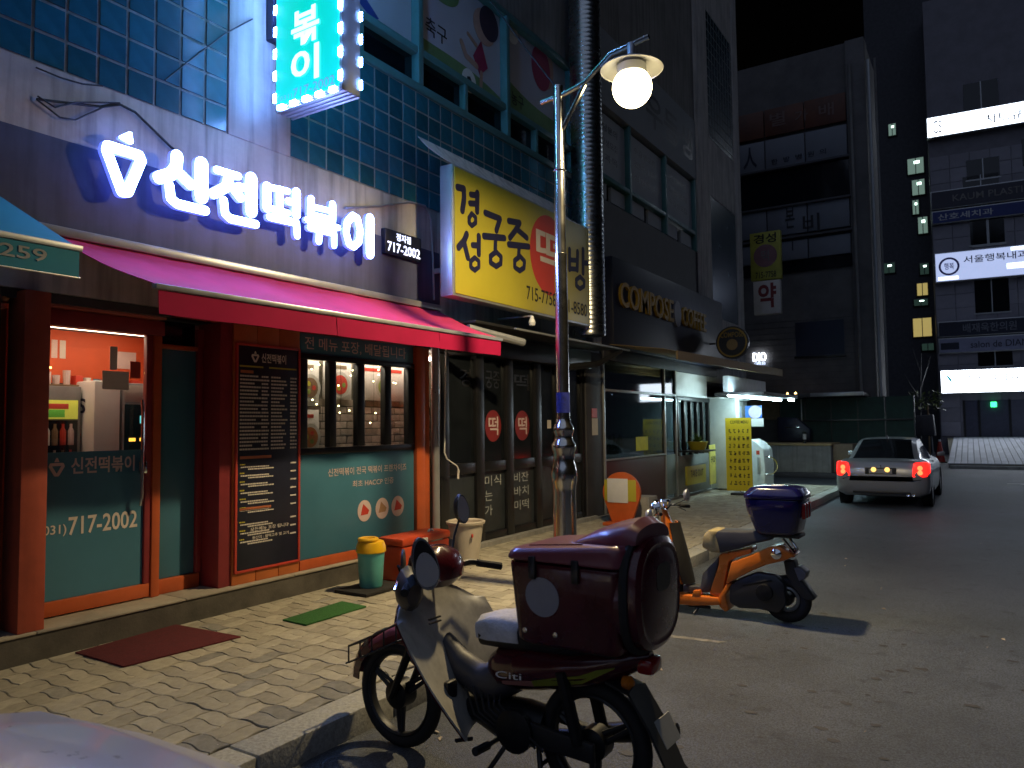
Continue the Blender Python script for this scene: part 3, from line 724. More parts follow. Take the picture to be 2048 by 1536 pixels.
t = thing('service_counter', 'dark counter low behind the door glass', 'counter', (-6.4,3,.2)); bx('top', m_dkwall, t, -6.5,-6.15, 2.64,4.2, 1.36,1.42, .006); bx('front', m_dkwall, t, -6.48,-6.2, 2.66,4.18, .21,1.358, 0)
t = thing('overhead_cable', 'thin black cable from the street lamp top to the wall above the posters', 'cable', (-4.6,7,6))
MB().tube([(-3.55,6.52,4.98),(-4.1,6.72,5.72),(-4.7,6.98,6.55),(XW,7.45,8.3)],.008,5).build('cable', m_blackp, t)
t = thing('kitchen_shelf', 'wall shelf crowded with cups, boxes and jars seen through the upper door glass', 'shelf', (-6.8,3.3,1.9))
bx('board', m_wood, t, -6.87,-6.70, 2.66,4.2, 1.985,2.0, .003)
rs = random.Random(9)
for k in range(16):
    y = 2.72+k*.088; h = rs.uniform(.05,.13); mt = (m_cream,m_red,m_white,m_wood,m_teal,m_pink)[rs.randrange(6)]
    if k % 3: MB().lathe([(.026,0),(.032,h)],(-6.78,y,2.001),seg=10).build('cup', mt, t)
    else: bx('carton', mt, t, -6.83,-6.74, y-.03,y+.03, 2.001,2.0+h, .003)
t = thing('paper_menu', 'small printed sheets hanging on the orange wall inside the door', 'notice', (-6.89,3.2,2.2))
for k,(y,z) in enumerate(((2.95,2.2),(3.35,2.24),(3.42,2.24),(3.9,2.18))): bx('sheet', (m_cream,m_pink)[k%2], t, -6.899,-6.895, y,y+(.05 if k < 3 else .22), z,z+.16, 0)
# behind the serving window: brick wall, posters, fairy lights
bx('back_wall', m_mortar, room, -6.36,-6.30, 5.2,8.3, .21,2.49, 0)
bx('partition', m_mortar, room, -6.29,-5.90, 8.0,8.04, .21,2.49, 0)
bx('partition', m_mortar, room, -6.29,-5.86, 5.13,5.17, .21,2.49, 0)
m_brick = M('pale_brick', (.42,.33,.26), .8, var=.2, scale=9, rnd=.25, bump=.3)
bk = MB().box(-.02,.02,-.097,.097,-.037,.037).build('brick', m_brick, None, bevel=.004, bseg=1); bkm = bk.data; bpy.data.objects.remove(bk)
for r in range(10):
    for k in range(10):
        o = bpy.data.objects.new('brick', bkm); col.objects.link(o); o.parent = room
        o.location = Vector((-6.285,5.78+k*.205+(.10 if r % 2 else 0),1.12+r*.085))-room.location
PXX = -6.24
for k,(a,b,z0,z1,lab) in enumerate(((5.50,5.84,1.84,2.34,'food poster with a round bowl, upper left in the serving window'),(5.50,5.84,1.30,1.80,'food poster with orange noodles, lower left in the serving window'),(5.90,6.34,1.92,2.36,'red food poster behind the second window pane'),(6.42,7.3,1.92,2.36,'green salad poster behind the right window panes'))):
    t = thing('wall_poster', lab, 'poster', (PXX,(a+b)/2,z0), group='food posters inside the serving window')
    bx('sheet', m_cream, t, PXX-.01,PXX, a,b, z0,z1, .002)
    cc = (M('bowl_brown',(.22,.12,.06),.5),M('noodle_orange',(.45,.16,.04),.5),m_red,M('leaf_green',(.20,.27,.05),.5))[k]
    disc(((a+b)/2+.04,(z0+z1)/2-.05),.15,'X',PXX+.001,PXX+.003).build('dish', M('plate_print',(.48,.44,.38),.5), t)
    disc(((a+b)/2+.04,(z0+z1)/2-.05),.11,'X',PXX+.004,PXX+.006).build('food', cc, t)
    for q in range(3): disc(((a+b)/2+.04+.05*math.cos(2.1*q+k),(z0+z1)/2-.05+.05*math.sin(2.1*q+k)),.028,'X',PXX+.007,PXX+.009,n=10).build('topping', (m_red,m_yellow,MATS['leaf_green'] if 'leaf_green' in MATS else m_yellow)[q], t)
    bx('title_bar', m_red if k % 2 else m_wood, t, PXX+.001,PXX+.003, a+.05,b-.08, z1-.09,z1-.05, 0)
t = thing('ceiling_light', 'warm ceiling light inside above the serving window', 'light', (-6.4,6,2.45)); bx('diffuser', EM('ceiling_panel_dim',(1,.80,.64),17.), t, -6.2,-6.05, 5.3,7.7, 2.46,2.49, .004)
t = thing('fairy_lights', 'string of small warm fairy lights hanging inside the serving window', 'fairy lights', (-6.1,6,2.3))
e_fairy = EM('fairy_bulb', (1.0,.75,.35), 16.)
rf = random.Random(5)
fb_ = MB().lathe([(.003,-.008),(.0085,-.004),(.0085,.004),(.003,.008)],seg=7).build('bulb', e_fairy, None); fbm = fb_.data; bpy.data.objects.remove(fb_)
for k in range(30):
    y = 5.3+1.65*(k+rf.random()*.8)/30; z = 2.27-rf.random()**1.6*.75*(.5+.5*((y-5.2)/1.6)); x = -5.95-rf.random()*.15
    o = bpy.data.objects.new('bulb', fbm); col.objects.link(o); o.parent = t; o.location = Vector((x,y,z))-t.location
for k in range(6):
    y = 5.4+k*.26; MB().tube([(-6.0,y,2.44),(-6.0,y+.02,2.0),(-6.0,y,1.65)],.002,4).build('wire', m_blackp, t)
# ================================================================= YELLOW RICE-CAKE SIGN
YX = -5.18
ys = thing('yellow_light_box', 'unlit yellow box sign with navy brush letters and a red disc, behind the lamp post', 'shop sign', (-5.3,8.6,3.1))
y0, y1, z0, z1 = 6.92, 10.46, 3.12, 4.68
bx('case', m_alu, ys, YX-.20,YX-.012, y0,y1, z0,z1, .012)
bx('side_trim', m_alu, ys, YX-.19,YX-.02, y0-.008,y0-.0005, z0+.03,z1-.03, .003)
bx('face', m_yellow, ys, YX-.0115,YX, y0+.03,y1-.03, z0+.03,z1-.03, .003)
def YP(px,py): return FX(px,py,YX)
def brush(chs, mat):
    mb = MB(); strokes(mb, [([c for c in s],w) for s,w in chs], 'X', YX+.0005, YX+.004, lambda a,b: YP(840+a/3.4125,250+b/3.4125)); return mb.build('letter', mat, ys, smooth=0, weld=False)
w1, w2 = .085, .075
brush([([(255,425),(298,435),(300,500),(288,585)],w1),([(345,475),(385,480)],w2),([(340,535),(385,538)],w2),([(390,465),(388,590)],w1),([(352,605),(378,632),(378,668),(352,688),(334,668),(334,632),(352,605)],.06)], m_ink)   # gyeong
brush([([(318,745),(300,790),(262,835)],w1),([(300,800),(325,905)],w1),([(358,820),(398,822)],w2),([(400,760),(400,880)],w1),([(372,905),(400,930),(400,970),(372,992),(345,970),(345,930),(372,905)],.06)], m_ink)    # seong
brush([([(445,600),(545,640),(520,720)],w1),([(435,758),(575,772)],w1),([(515,785),(512,850)],w2),([(518,865),(552,900),(550,945),(518,965),(480,940),(480,895),(518,865)],.07)], m_ink)
brush([([(605,655),(680,668),(650,720),(612,770)],w1),([(665,715),(728,770)],w1),([(605,815),(740,830)],w1),([(675,840),(672,890)],w2),([(682,895),(712,930),(708,975),(678,995),(645,970),(645,925),(682,895)],.07)], m_ink)
cz = YP(840+880/3.4125, 250+895/3.4125)
a0_ = YP(840+755/3.4125,512)[0]
disc((9.17,4.0), .53,'X',YX+.0005,YX+.0025, n=40, ry=.57).build('red_disc', m_red, ys, smooth=0)
label_text('letter', m_cream, ys, '떡','X', 8.80,9.56, 3.70,4.36, YX+.003,.003,.018)
brush([([(1020,850),(1020,985)],w1),([(1075,865),(1072,990)],w1),([(1020,920),(1072,925)],w2),([(1020,980),(1072,985)],w2),([(1112,850),(1112,1010)],w1),([(1112,940),(1142,943)],w1),([(1092,1035),(1120,1065),(1118,1100),(1090,1118),(1066,1095),(1066,1055),(1092,1035)],.07)], m_ink)
a,b = YP(1053,597)[0], YP(1112,612)[0]
label_text('number', m_inkb, ys, '715-7758','X', a,b, z0+.17,z0+.36, YX+.001,.003,.008)
a,b = YP(1137,618)[0], YP(1174,627)[0]
label_text('number', m_inkb, ys, '1-8580','X', a,b, z0+.14,z0+.33, YX+.001,.003,.008)
for y in (7.3,8.7,10.1): bx('stay', m_alu, ys, XW,YX-.202, y-.02,y+.02, 3.5,3.56, .003)
# curled sheet-metal canopy above it
cn = thing('curled_canopy', 'pale curled sheet metal strip rising behind the yellow sign', 'canopy', (-5.5,8.5,4.7))
rr = []
for i in range(9):
    s = i/8; rr.append([(YX-.04-.22*s, 6.60+.32*(1-s)**2+ (0 if j == 0 else 0) + (9.9-6.6-.32*(1-s)**2)*j/6, 4.685+.20*s+.06*s*s) for j in range(7)])
MB().loft(rr, False, False, closed=False).build('sheet', m_wall, cn, solid=.006)

# ================================================================= DARK RICE-CAKE SHOP
s2 = thing('rice_cake_shop_front', 'closed dark shopfront with black framed glass panels and red roundels', 'shopfront', (-5.8,9.2,.06))
sx = -5.82
bx('fascia', m_black, s2, -5.81,-5.70, 7.28,11.5, 2.55,2.85, .01)
bx('soffit', m_blackp, s2, -5.70,-5.25, 7.45,11.6, 2.86,2.90, .01)
bx('gutter_rail', m_alu, s2, -5.24,-5.20, 8.3,12.0, 2.86,2.885, .003)
pan = [7.50,8.28,9.02,9.82,10.5,11.35]
m_dp = M('dim_pane', (.009,.011,.014), .12, var=.35, scale=2)
m_dp2 = M('chalk_pane', (.028,.034,.04), .4, var=.4, scale=3)
for i,y in enumerate(pan): bx('frame_post', m_black, s2, sx-.05,sx+.05, y-.09,y+.09, .062,2.54, .006)
for i in range(5):
    a,b = pan[i]+.092, pan[i+1]-.092
    pn = bx('pane', m_dp, s2, sx-.01,sx, a,b, 1.12,2.5, 0)
    bx('frame_rail', m_black, s2, sx-.04,sx+.04, a,b, .98,1.118, .004); bx('frame_rail', m_black, s2, sx-.04,sx+.04, a,b, .062,.16, .004)
    lp = bx('kick_pane', m_dp2, s2, sx-.01,sx, a,b, .162,.978, 0)
    if i in (1,2):
        d = disc(((a+b)/2,1.60),.20,'X',sx+.001,sx+.004, ry=.22).build('roundel', M('dull_red',(.20,.015,.015),.6), pn)
        label_text('roundel_letter', m_pink, pn, '떡','X', (a+b)/2-.12,(a+b)/2+.12, 1.47,1.73, sx+.005,.003,.01)
        label_text('pane_letter', m_inkb, pn, ('','궁중','떡')[i],'X', a+.1,b-.1, 2.12,2.36, sx+.001,.003,.01)
        for k,(ch,q) in enumerate((('미식',0),('는',0),('가',0)) if i == 1 else (('비잔',0),('바치',0),('미떡',0))):
            w = .40 if len(ch) > 1 else .18
            label_text('chalk_letter', M('chalk',(.36,.38,.38),.8,var=.4,scale=30), lp, ch,'X', a+.06,a+.06+w, .78-k*.2,.92-k*.2, sx+.001,.003,.004)
    if i == 0: label_text('pane_letter', m_inkb, pn, '경','X', a+.28,b-.06, 2.12,2.36, sx+.001,.003,.01)
    if i == 3: bx('paper_slip', m_cream, pn, sx+.001,sx+.003, a+.25,a+.37, 1.55,1.68, 0)
bx('door_pull', m_steel, s2, sx+.052,sx+.075, 10.44,10.47, 1.2,1.5, .004)
t = thing('wall_notice', 'red and white notice stuck on the dark pier left of the coffee shop window', 'notice', (-5.7,11.7,1.5))
bx('sheet', m_red, t, -5.735,-5.731, 11.55,11.75, 1.72,1.88, 0); bx('sheet', m_cream, t, -5.735,-5.731, 11.55,11.77, 1.42,1.71, 0)
bx('pier', m_dkwall, s2, -5.9,-5.74, 11.36,12.0, .035,2.85, .008)
# small canopy roller & crank rod
t = thing('rolled_canopy', 'grey rolled canopy tube above the dark shopfront', 'canopy', (-5.3,7.9,2.75))
MB().tube([(-5.3,7.35,2.79),(-5.0,8.15,2.66)],.05,10).build('roll', m_alu, t)
t = thing('awning_crank', 'thin pale bent crank rod hanging from the end of the red awning', 'crank', (-5.5,7.3,1.2))
cp = [(-5.60,)+FX(*p,-5.60) for p in ((892,690),(890,800),(889,905),(894,918),(914,932),(917,940),(916,958))]
MB().tube(cp,.009,6).build('rod', m_white, t); MB().tube([cp[-2],cp[-1]],.014,8).build('grip', m_cream, t)
t = thing('bulkhead_lamp', 'small unlit white lamp under the yellow sign', 'lamp', (-5.2,8.9,2.95))
zz = FX(1064,645,-5.15); MB().lathe([(.0,-.05),(.04,-.04),(.05,0),(.03,.05),(.02,.09)],(-5.15,zz[0],zz[1]),seg=14).build('globe', m_white, t); bx('arm', m_alu, t, -5.7,-5.15, zz[0]-.01,zz[0]+.01, zz[1]+.08,zz[1]+.1,.002)
t = thing('folded_bracket', 'dark folded awning arm jutting from the dark shopfront', 'bracket', (-5.5,11.3,2.3))
pa = [FX(1150,735,-5.4),FX(1195,728,-5.4),FX(1217,708,-5.4)]
MB().tube([(-5.75,pa[0][0],pa[0][1]),(-5.4,pa[1][0],pa[1][1]),(-5.2,pa[2][0]+.1,pa[2][1]+.05)],[.06,.05,.03],8).build('arm', m_blackp, t)
t = thing('drain_pipe', 'stained grey drain pipe at the right edge of the orange shopfront', 'pipe', (-5.72,7.24,0))
MB().tube([(-5.72,7.24,.06),(-5.72,7.24,2.9)],.05,14).build('pipe', m_alu, t); MB().lathe([(.056,0),(.056,.06)],(-5.72,7.24,2.0),seg=14).build('collar', m_galv, t)
# ================================================================= FLEXIBLE DUCT
du = thing('spiral_duct', 'tall ribbed silver exhaust duct climbing the wall right of the lamp post', 'duct', (-5.35,10.75,3))
dxc, dyc = -5.36, 10.78; pr = []
pr = [(.255,3.02)]
z = 3.02
while z < 11.5:
    pr += [(.255,z+.005),(.262,z+.03),(.255,z+.055)]; z += .075
MB().lathe(pr,(dxc,dyc,0),seg=28).build('tube', m_galv, du, smooth=50)
for z in (4.85,7.6): MB().lathe([(.268,z),(.268,z+.05)],(dxc,dyc,0),seg=28).build('band', m_galv, du)
for z in (4.2,6.6,9.0): bx('bracket', m_galv, du, XW,dxc-.2, dyc-.02,dyc+.02, z,z+.04, .003)
t = thing('riser_pipe', 'thin grey pipes running up the wall between the posters and the duct', 'pipe', (-5.74,11.2,3))
for k in range(3): MB().tube([(-5.70,11.25+.14*k,3.0),(-5.70,11.25+.14*k,12)],.035,8).build('pipe', m_wall2, t)

# ================================================================= COFFEE SHOP
cf = thing('coffee_shop_front', 'dim glass coffee shop front with red brown counter panel', 'shopfront', (-5.8,14,.03))
cx_ = -5.74
bx('fascia', m_dkblue, cf, -5.81,-5.55, 12.1,18.6, 2.95,4.6, .012)
m_cy = M('amber_letters', (.33,.20,.02), .5, var=.1)
fa_ = FX(1242,595,-5.5)[0]; fb2 = FX(1348,625,-5.5)[0]; fc_ = FX(1366,630,-5.5)[0]; fd_ = FX(1413,645,-5.5)[0]
label_text('letter', m_cy, cf, 'COMPOSE','X', fa_,fb2, 3.72,4.18, -5.549,.05,.012)
disc((fb2+.5*(fc_-fb2),3.93),.20,'X',-5.549,-5.51,ry=.28).build('emblem', M('emblem_grey',(.2,.2,.24),.5), cf)
label_text('letter', m_cy, cf, 'COFFEE','X', fc_,fd_, 3.72,4.14, -5.549,.05,.012)
bx('window_post', m_alu, cf, cx_-.06,cx_+.02, 12.0,12.06, .035,2.75, .004)
bx('window_post', m_alu, cf, cx_-.06,cx_+.02, 14.93,14.99, .035,2.75, .004)
bx('window_post', m_alu, cf, cx_-.06,cx_+.02, 15.6,15.66, .035,2.75, .004)
bx('transom_rail', m_alu, cf, cx_-.05,cx_+.02, 12.062,15.6, 2.19,2.235, .003)
bx('sill_rail', m_alu, cf, cx_-.05,cx_+.02, 12.062,14.928, .955,.985, .003)
bx('window_pane', m_dglass, cf, cx_-.02,cx_-.012, 12.062,14.928, .986,2.188, 0)
bx('window_pane', m_dglass, cf, cx_-.02,cx_-.012, 12.062,14.928, 2.236,2.75, 0)
bx('door_pane', m_dglass, cf, cx_-.02,cx_-.012, 14.992,15.598, .10,2.188, 0)
bx('door_pane', m_dglass, cf, cx_-.02,cx_-.012, 14.992,15.598, 2.236,2.75, 0)
bx('counter_panel', M('red_brown_panel',(.085,.022,.022),.5), cf, cx_-.05,cx_+.0, 12.062,14.928, .035,.953, .006)
bx('door_panel', M('pale_green_panel',(.22,.28,.27),.5), cf, cx_-.03,cx_-.005, 15.0,15.59, .105,.95, .006)
bx('head_rail', m_dkwall, cf, -5.81,-5.70, 12.0,18.5, 2.752,2.945, .006)
t = thing('menu_note', 'bright yellow note inside the coffee shop window', 'notice', (cx_,13.6,1.2))
ya_, za_ = FX(1272,874,cx_-.008); yb_, zb_ = FX(1296,900,cx_-.008)
bx('sheet', M('yellow_note',(.85,.82,.03),.6), t, cx_-.011,cx_-.006, ya_,yb_, zb_,za_, 0)
# counter, plants and machines dimly inside
ro = thing('coffee_room', 'dark coffee shop interior behind the window', 'room', (-7,14,0))
bx('back_wall', m_dkwall, ro, -8.05,-8.0, 12.0,18.5, .05,2.75, 0); bx('floor', m_dkwall, ro, -8.0,-5.85, 12.0,18.5, .0,.04, 0)
bx('ceiling', m_dkwall, ro, -8.0,-5.85, 12.0,18.5, 2.76,2.8, 0)
t = thing('potted_plant', 'leafy plant behind the coffee shop window', 'plant', (-6.2,13.3,.9))
lf = random.Random(8); lm = MB()
for k in range(60):
    a = lf.uniform(0,6.28); e = lf.uniform(.2,1.3); L = lf.uniform(.12,.3); c = Vector((-6.2+lf.uniform(-.1,.1),13.3+lf.uniform(-.35,.35),1.05+lf.uniform(0,.25)))
    d = Vector((math.cos(a)*math.cos(e),math.sin(a)*math.cos(e),math.sin(e))); s_ = d.cross(Vector((0,0,1))).normalized()*.025
    lm.add([c,c+d*L*.5+s_,c+d*L,c+d*L*.5-s_],[(0,1,2,3)])
m_leaf = M('leaf', (.05,.10,.025), .6, rnd=.4, island=True); lm.build('foliage', m_leaf, t, smooth=0)
MB().lathe([(.12,.0),(.16,.25)],(-6.2,13.3,.85),seg=14).build('pot', m_wood, t)
t = thing('indicator_lights', 'tiny white and red lights glowing inside the coffee shop', 'lights', (-6.3,13,2.1))
for p,c_ in (((1224,789),e_num),((1256,786),e_num),((1265,781),EM('red_led',(1,.1,.08),3)),((1284,781),e_num)):
    y,z = FX(*p,-6.3); MB().lathe([(0,-.014),(.018,0),(0,.014)],(-6.3,y,z),seg=8).build('lamp', c_, t)
# folding slat door and pale pier
fd = thing('folding_door', 'dark folding door with narrow panes reflecting tube lights', 'door', (-5.74,17,0))
for k in range(6):
    y = 15.72+k*.42; bx('slat', m_black, fd, cx_-.05,cx_+.03, y-.05,y+.05, .9,2.1, .004)
    if k < 5: bx('pane', m_dglass, fd, cx_-.02,cx_-.012, y+.052,y+.368, .9,2.1, 0)
bx('rail', m_black, fd, cx_-.05,cx_+.03, 15.67,17.9, 2.102,2.2, .004); bx('kick_panel', M('grey_kick',(.25,.27,.27),.6), fd, cx_-.05,cx_-.0, 15.67,17.9, .05,.898, .004)
bx('upper_board', m_white, cf, cx_-.05,cx_-.03, 15.7,17.9, 2.21,2.74, .004)
t = thing('wall_planter', 'yellow basket planter on a black bracket at the folding door', 'planter', (-5.6,16.5,1.1))
y,z = FX(1395,885,-5.5)
MB().lathe([(.16,z-.16),(.22,z),(.23,z+.02)],(-5.5,y,0),seg=16).build('basket', m_yellow, t); bx('bracket', m_black, t, -5.74,-5.25, y-.6,y+.5, z-.2,z-.165, .004)
lm = MB()
for k in range(40):
    a = lf.uniform(0,6.28); e = lf.uniform(.1,1.2); L = lf.uniform(.12,.26); c = Vector((-5.5,y,z)); d = Vector((math.cos(a)*math.cos(e),math.sin(a)*math.cos(e),math.sin(e))); s_ = d.cross(Vector((0,0,1))).normalized()*.03
    lm.add([c,c+d*L*.5+s_,c+d*L,c+d*L*.5-s_],[(0,1,2,3)])
lm.build('foliage', m_leaf, t, smooth=0)
t = thing('counter_sign', 'small yellow box sign low on the folding door', 'sign', (-5.6,17,.6))
y,z = FX(1402,942,-5.5); bx('board', m_yellow, t, -5.55,-5.5, y-.9,y+.35, z-.26,z+.14, .004)
label_text('lettering', m_inkb, t, 'TAKE OUT','X', y-.7,y+.15, z-.1,z+.05, -5.499,.003,.008)
t = thing('hanging_sign', 'narrow pale yellow sign hanging beside the counter sign', 'sign', (-5.5,17.9,.6))
y,z = FX(1425,920,-5.45); bx('board', M('pale_yellow',(.7,.66,.15),.5), t, -5.46,-5.44, y-.22,y+.22, z-.55,z+.35, .004)
label_text('lettering', m_inkb, t, '커피','X', y-.15,y+.15, z-.1,z+.1, -5.4395,.003,.008)
# amber awning over the coffee shop
m_aaw = M('amber_awning', (.26,.17,.06), .7, var=.15, scale=1.5)
at_ = thing('awning', 'dull amber awning over the coffee shop ending beyond the wall corner', 'awning', (-5,16,2.8))
ea, eb = 11.9, 20.35
MB().loft([[(-5.54,ea,3.0),(-5.54,eb,3.0)],[(-4.55,ea+.0,2.86),(-4.55,eb,2.98)]],False,False,closed=False).build('canopy', m_aaw, at_, solid=.008)
MB().hexa([(-4.56,12.5,2.72),(-4.53,12.5,2.72),(-4.53,eb,2.80),(-4.56,eb,2.80),(-4.56,12.5,2.87),(-4.53,12.5,2.87),(-4.53,eb,2.99),(-4.56,eb,2.99)]).build('valance', m_aaw, at_)
t = thing('round_sign', 'round black projecting sign with an amber ring of letters above the amber awning', 'sign', (-4.9,17.6,3.4))
y,z = FX(1467,684,-4.95); 
disc((-5.0,z),.38,'Y',-17.55,-17.45,n=36).build('disc', m_black, t)
MB().torus((-5.0,17.44,z),.33,.018,axis='y',seg=32,ms=6,sq=.4).build('ring', m_cy, t)
label_text('lettering', m_cy, t, 'COMPOSE','Y', -5.27,-4.73, z+.12,z+.24, -17.448,.006,.01)
disc((-5.0,z-.05),.13,'Y',-17.448,-17.44).build('emblem', m_aaw, t); bx('bracket', m_black, t, -5.55,-5.4, 17.48,17.52, z-.02,z+.02, .003)
t = thing('lit_name_letters', 'small glowing white Latin letters on the far wall beyond the amber awning', 'sign', (-7,27.9,4))
xa_, zt_ = FY(1506,706,27.93); xb_, zb_ = FY(1533,722,27.93)
label_text('letter', EM('dio_led',(.85,.9,1.0),4.), t, 'DIO','Y', xa_,xb_, zb_,zt_, -27.93,.05,.02); label_text('small_letter', EM('dio_small',(.7,.8,1),1.2), t, 'COFFEE BAR','Y', xa_+.05,xb_-.03, zb_-.13,zb_-.03, -27.93,.03,.01)

# ================================================================= CONVENIENCE STORE CORNER
cs = thing('corner_store_front', 'brightly lit corner store front with white sign board and tube lights', 'shopfront', (-5.3,18.9,0))
bx('pier', M('pale_pier',(.55,.60,.58),.6,var=.08), cs, -5.74,-5.1, 17.95,18.25, .035,2.2, .006)
bx('sign_board', M('white_board',(.55,.58,.66),.5), cs, -5.2,-5.06, 17.3,20.7, 2.33,2.70, .01)
bx('canopy', m_dkwall, cs, -5.5,-4.35, 17.6,21.2, 2.24,2.32, .01)
bx('side_glass', m_glass, cs, -5.5,-5.49, 18.252,20.8, .30,2.2, 0)
bx('base', M('pale_base',(.4,.44,.43),.6), cs, -5.55,-5.45, 18.252,20.8, .035,.298, .006)
bx('glow_wall', M('store_wall',(.6,.66,.66),.7), cs, -7.2,-7.1, 18.2,20.9, .05,2.22, 0)
bx('store_shelf', M('teal_goods',(.05,.25,.25),.5,var=.6,scale=14), cs, -6.4,-6.0, 18.6,20.6, .05,1.2, .01)
bx('store_ceiling', m_white, cs, -7.1,-5.56, 18.2,20.9, 2.2,2.235, 0); bx('store_floor', m_conc, cs, -7.1,-5.56, 18.2,20.9, .03,.048, 0)
e_fl = EM('cool_tube', (.66,.95,1.0), 75.)
for k,(a,b,x) in enumerate(((16.2,18.3,-4.75),(18.5,19.7,-4.75),(19.9,21.0,-4.75),(20.6,21.15,-4.45))):  # first tube lengthened past the canopy so that it lights the banner
    t = thing('tube_light', ('first','second','third','short last')[k]+' cool white tube light under the corner store canopy', 'light', (x,a,2.2), group='tube lights under the corner store canopy')
    bx('tube', e_fl, t, x-.025,x+.025, a,b, 2.175,2.215, .008)
t = thing('tube_light', 'cool white ceiling tube inside the corner store', 'light', (-6.2,19.5,2.18)); bx('tube', EM('store_tube',(.68,.97,1.0),120.), t, -6.25,-6.2, 18.4,20.7, 2.165,2.195, .006)
t = thing('round_shop_sign', 'blue board with a pale disc under the store canopy', 'sign', (-4.9,19.9,1.8))
xa_, zt_ = FY(1490,812,20.0); xb_, zb_ = FY(1523,836,20.0)
bx('board', M('store_blue',(.04,.16,.55),.5,emit=(.03,.14,.5),es=.5), t, xa_,xb_, 20.0,20.05, zb_,zt_, .004)
disc(((xa_+xb_)/2+.05,(zt_+zb_)/2),.17,'Y',-19.998,-19.99).build('disc', M('store_disc',(.5,.5,.6),.5,emit=(.5,.5,.65),es=.5), t)
bx('lower_board', m_white, t, xa_+.15,xb_+.04, 20.0,20.04, zb_-.22,zb_-.01, .003)
# yellow standing banner
bn = thing('standing_banner', 'tall yellow menu banner on a stand at the corner store', 'banner', (-4.8,16.9,0))
xa_, zt_ = FY(1450,836,16.9); xb_, zb_ = FY(1506,988,16.9)
bx('sheet', M('banner_yellow',(.78,.58,.02),.6,var=.05), bn, xa_,xb_, 16.9,16.915, .09,zt_, 0)
bx('pole', m_alu, bn, (xa_+xb_)/2-.012,(xa_+xb_)/2+.012, 16.93,16.95, .05,zt_, .003)
bx('stand_base', m_blackp, bn, xa_+.12,xb_-.12, 16.75,17.1, .0,.05, .01)
mb = MB(); rb = random.Random(4); w_ = xb_-xa_
txt(mb,'COFFEE MENU','Y',xa_+.2*w_,xb_-.1*w_,zt_-.13,zt_-.06,-16.899,.003,.01)
for r in range(8):
    for c_ in range(5):
        x = xa_+w_*(.12+.17*c_); z = zt_-.27-r*.165
        for q in range(3): mb.box(x+rb.uniform(0,.03),x+rb.uniform(.04,.07),16.896,16.899,z-q*.03-rb.uniform(0,.01),z-q*.03+.014)
stuff(mb.build('print', m_inkb, bn, smooth=0))
# ice cream freezer / white cooler beside the banner
co = thing('drinks_cooler', 'white drinks cooler with a red label beside the yellow banner', 'cooler', (-4.75,18.9,0))
xa_, zt_ = FY(1500,900,18.8); xb_, zb_ = FY(1531,965,18.8)
MB().loft([[(x,18.8+y,z) for x,z in ((xa_,.04),(xb_-.02,.04),(xb_+.0,.5),(xb_-.03,.95),(xb_-.2,1.12),(xa_,1.2))] for y in (0,.9)]).build('body', M('cooler_white',(.62,.68,.68),.4), co, bevel=.02)
bx('label', m_red, co, xa_+.15,xb_-.12, 18.795,18.799, .82,.92, .001); bx('label', m_red, co, xa_+.2,xb_-.15, 18.795,18.799, .16,.24, .001); bx('print', m_alu, co, xa_+.17,xb_-.1, 18.795,18.799, .34,.75, .001)
MB().torus((xb_+.05,18.9,.55),.22,.012,axis='y',seg=20,ms=6).build('hose', m_chrome, co)

# ================================================================= STREET LAMP
PXl, PYl = -3.55, 6.52
la = thing('street_lamp', 'lit stainless street lamp with a white globe on a short arm', 'street lamp', (PXl,PYl,0))
m_st = m_steel
MB().lathe([(.155,0),(.155,.03),(.125,.05),(.118,.25),(.112,.95),(.114,1.00),(.128,1.05),(.132,1.12),(.118,1.20),(.106,1.24),(.106,1.33),(.122,1.37),(.122,1.41),(.095,1.45),(.088,1.50),(.103,1.54),(.103,1.58),(.078,1.62),(.072,1.66)],(PXl,PYl,0),seg=32).build('base_column', m_st, la)
MB().lathe([(.066,1.60),(.062,3.3),(.0625,3.305),(.056,3.31),(.050,5.0),(.050,5.02),(.030,5.03)],(PXl,PYl,0),seg=28).build('pole', m_st, la)
MB().torus((PXl,PYl,4.15),.056,.010,axis='z',seg=24,ms=6).build('collar', m_st, la)
MB().lathe([(.0675,0),(.0675,.20)],(PXl,PYl,1.72),seg=28,cap=False).build('blue_sticker', M('blue_sticker',(.02,.03,.22),.5,var=.5,scale=25), la)
zA = 4.92
MB().tube([(PXl-.20,PYl,zA-.02),(PXl+.05,PYl,zA+.0),(PXl+.30,PYl,zA+.06),(PXl+.58,PYl,zA+.27),(PXl+.98,PYl,zA+.33)],.026,10).build('arm', m_st, la)
MB().tube([(PXl+.03,PYl,4.55),(PXl+.30,PYl,zA+.04)],.024,8).build('brace', m_st, la)
gx, gz = PXl+.80, 4.80
MB().lathe([(.30,.175),(.295,.185),(.16,.235),(.07,.26),(.04,.27),(.04,.43)],(gx,PYl,gz),seg=36,cap=False).build('shade', m_alu, la, solid=.004)
MB().lathe([(.125,.12),(.14,.13),(.14,.21),(.10,.225)],(gx,PYl,gz),seg=28).build('globe_collar', m_alu, la)
e_globe = EM('lamp_globe', (1.0,.80,.42), 14.)
pr = [(max(.002,(.188*math.sin(math.pi*i/20))), -.188*math.cos(math.pi*i/20)) for i in range(0,15)]
MB().lathe(pr,(gx,PYl,gz),seg=32).build('globe', e_globe, la)
def led(o, loc):      # the lamp's downward LED plate, just under the globe
    ld = bpy.data.lights.new('lamp_led','AREA'); ld.shape = 'DISK'; ld.size = .20; ld.energy = 290; ld.color = (1.0,.78,.43)
    lo = bpy.data.objects.new('lamp_led', ld); col.objects.link(lo); lo.parent = o; lo.location = loc
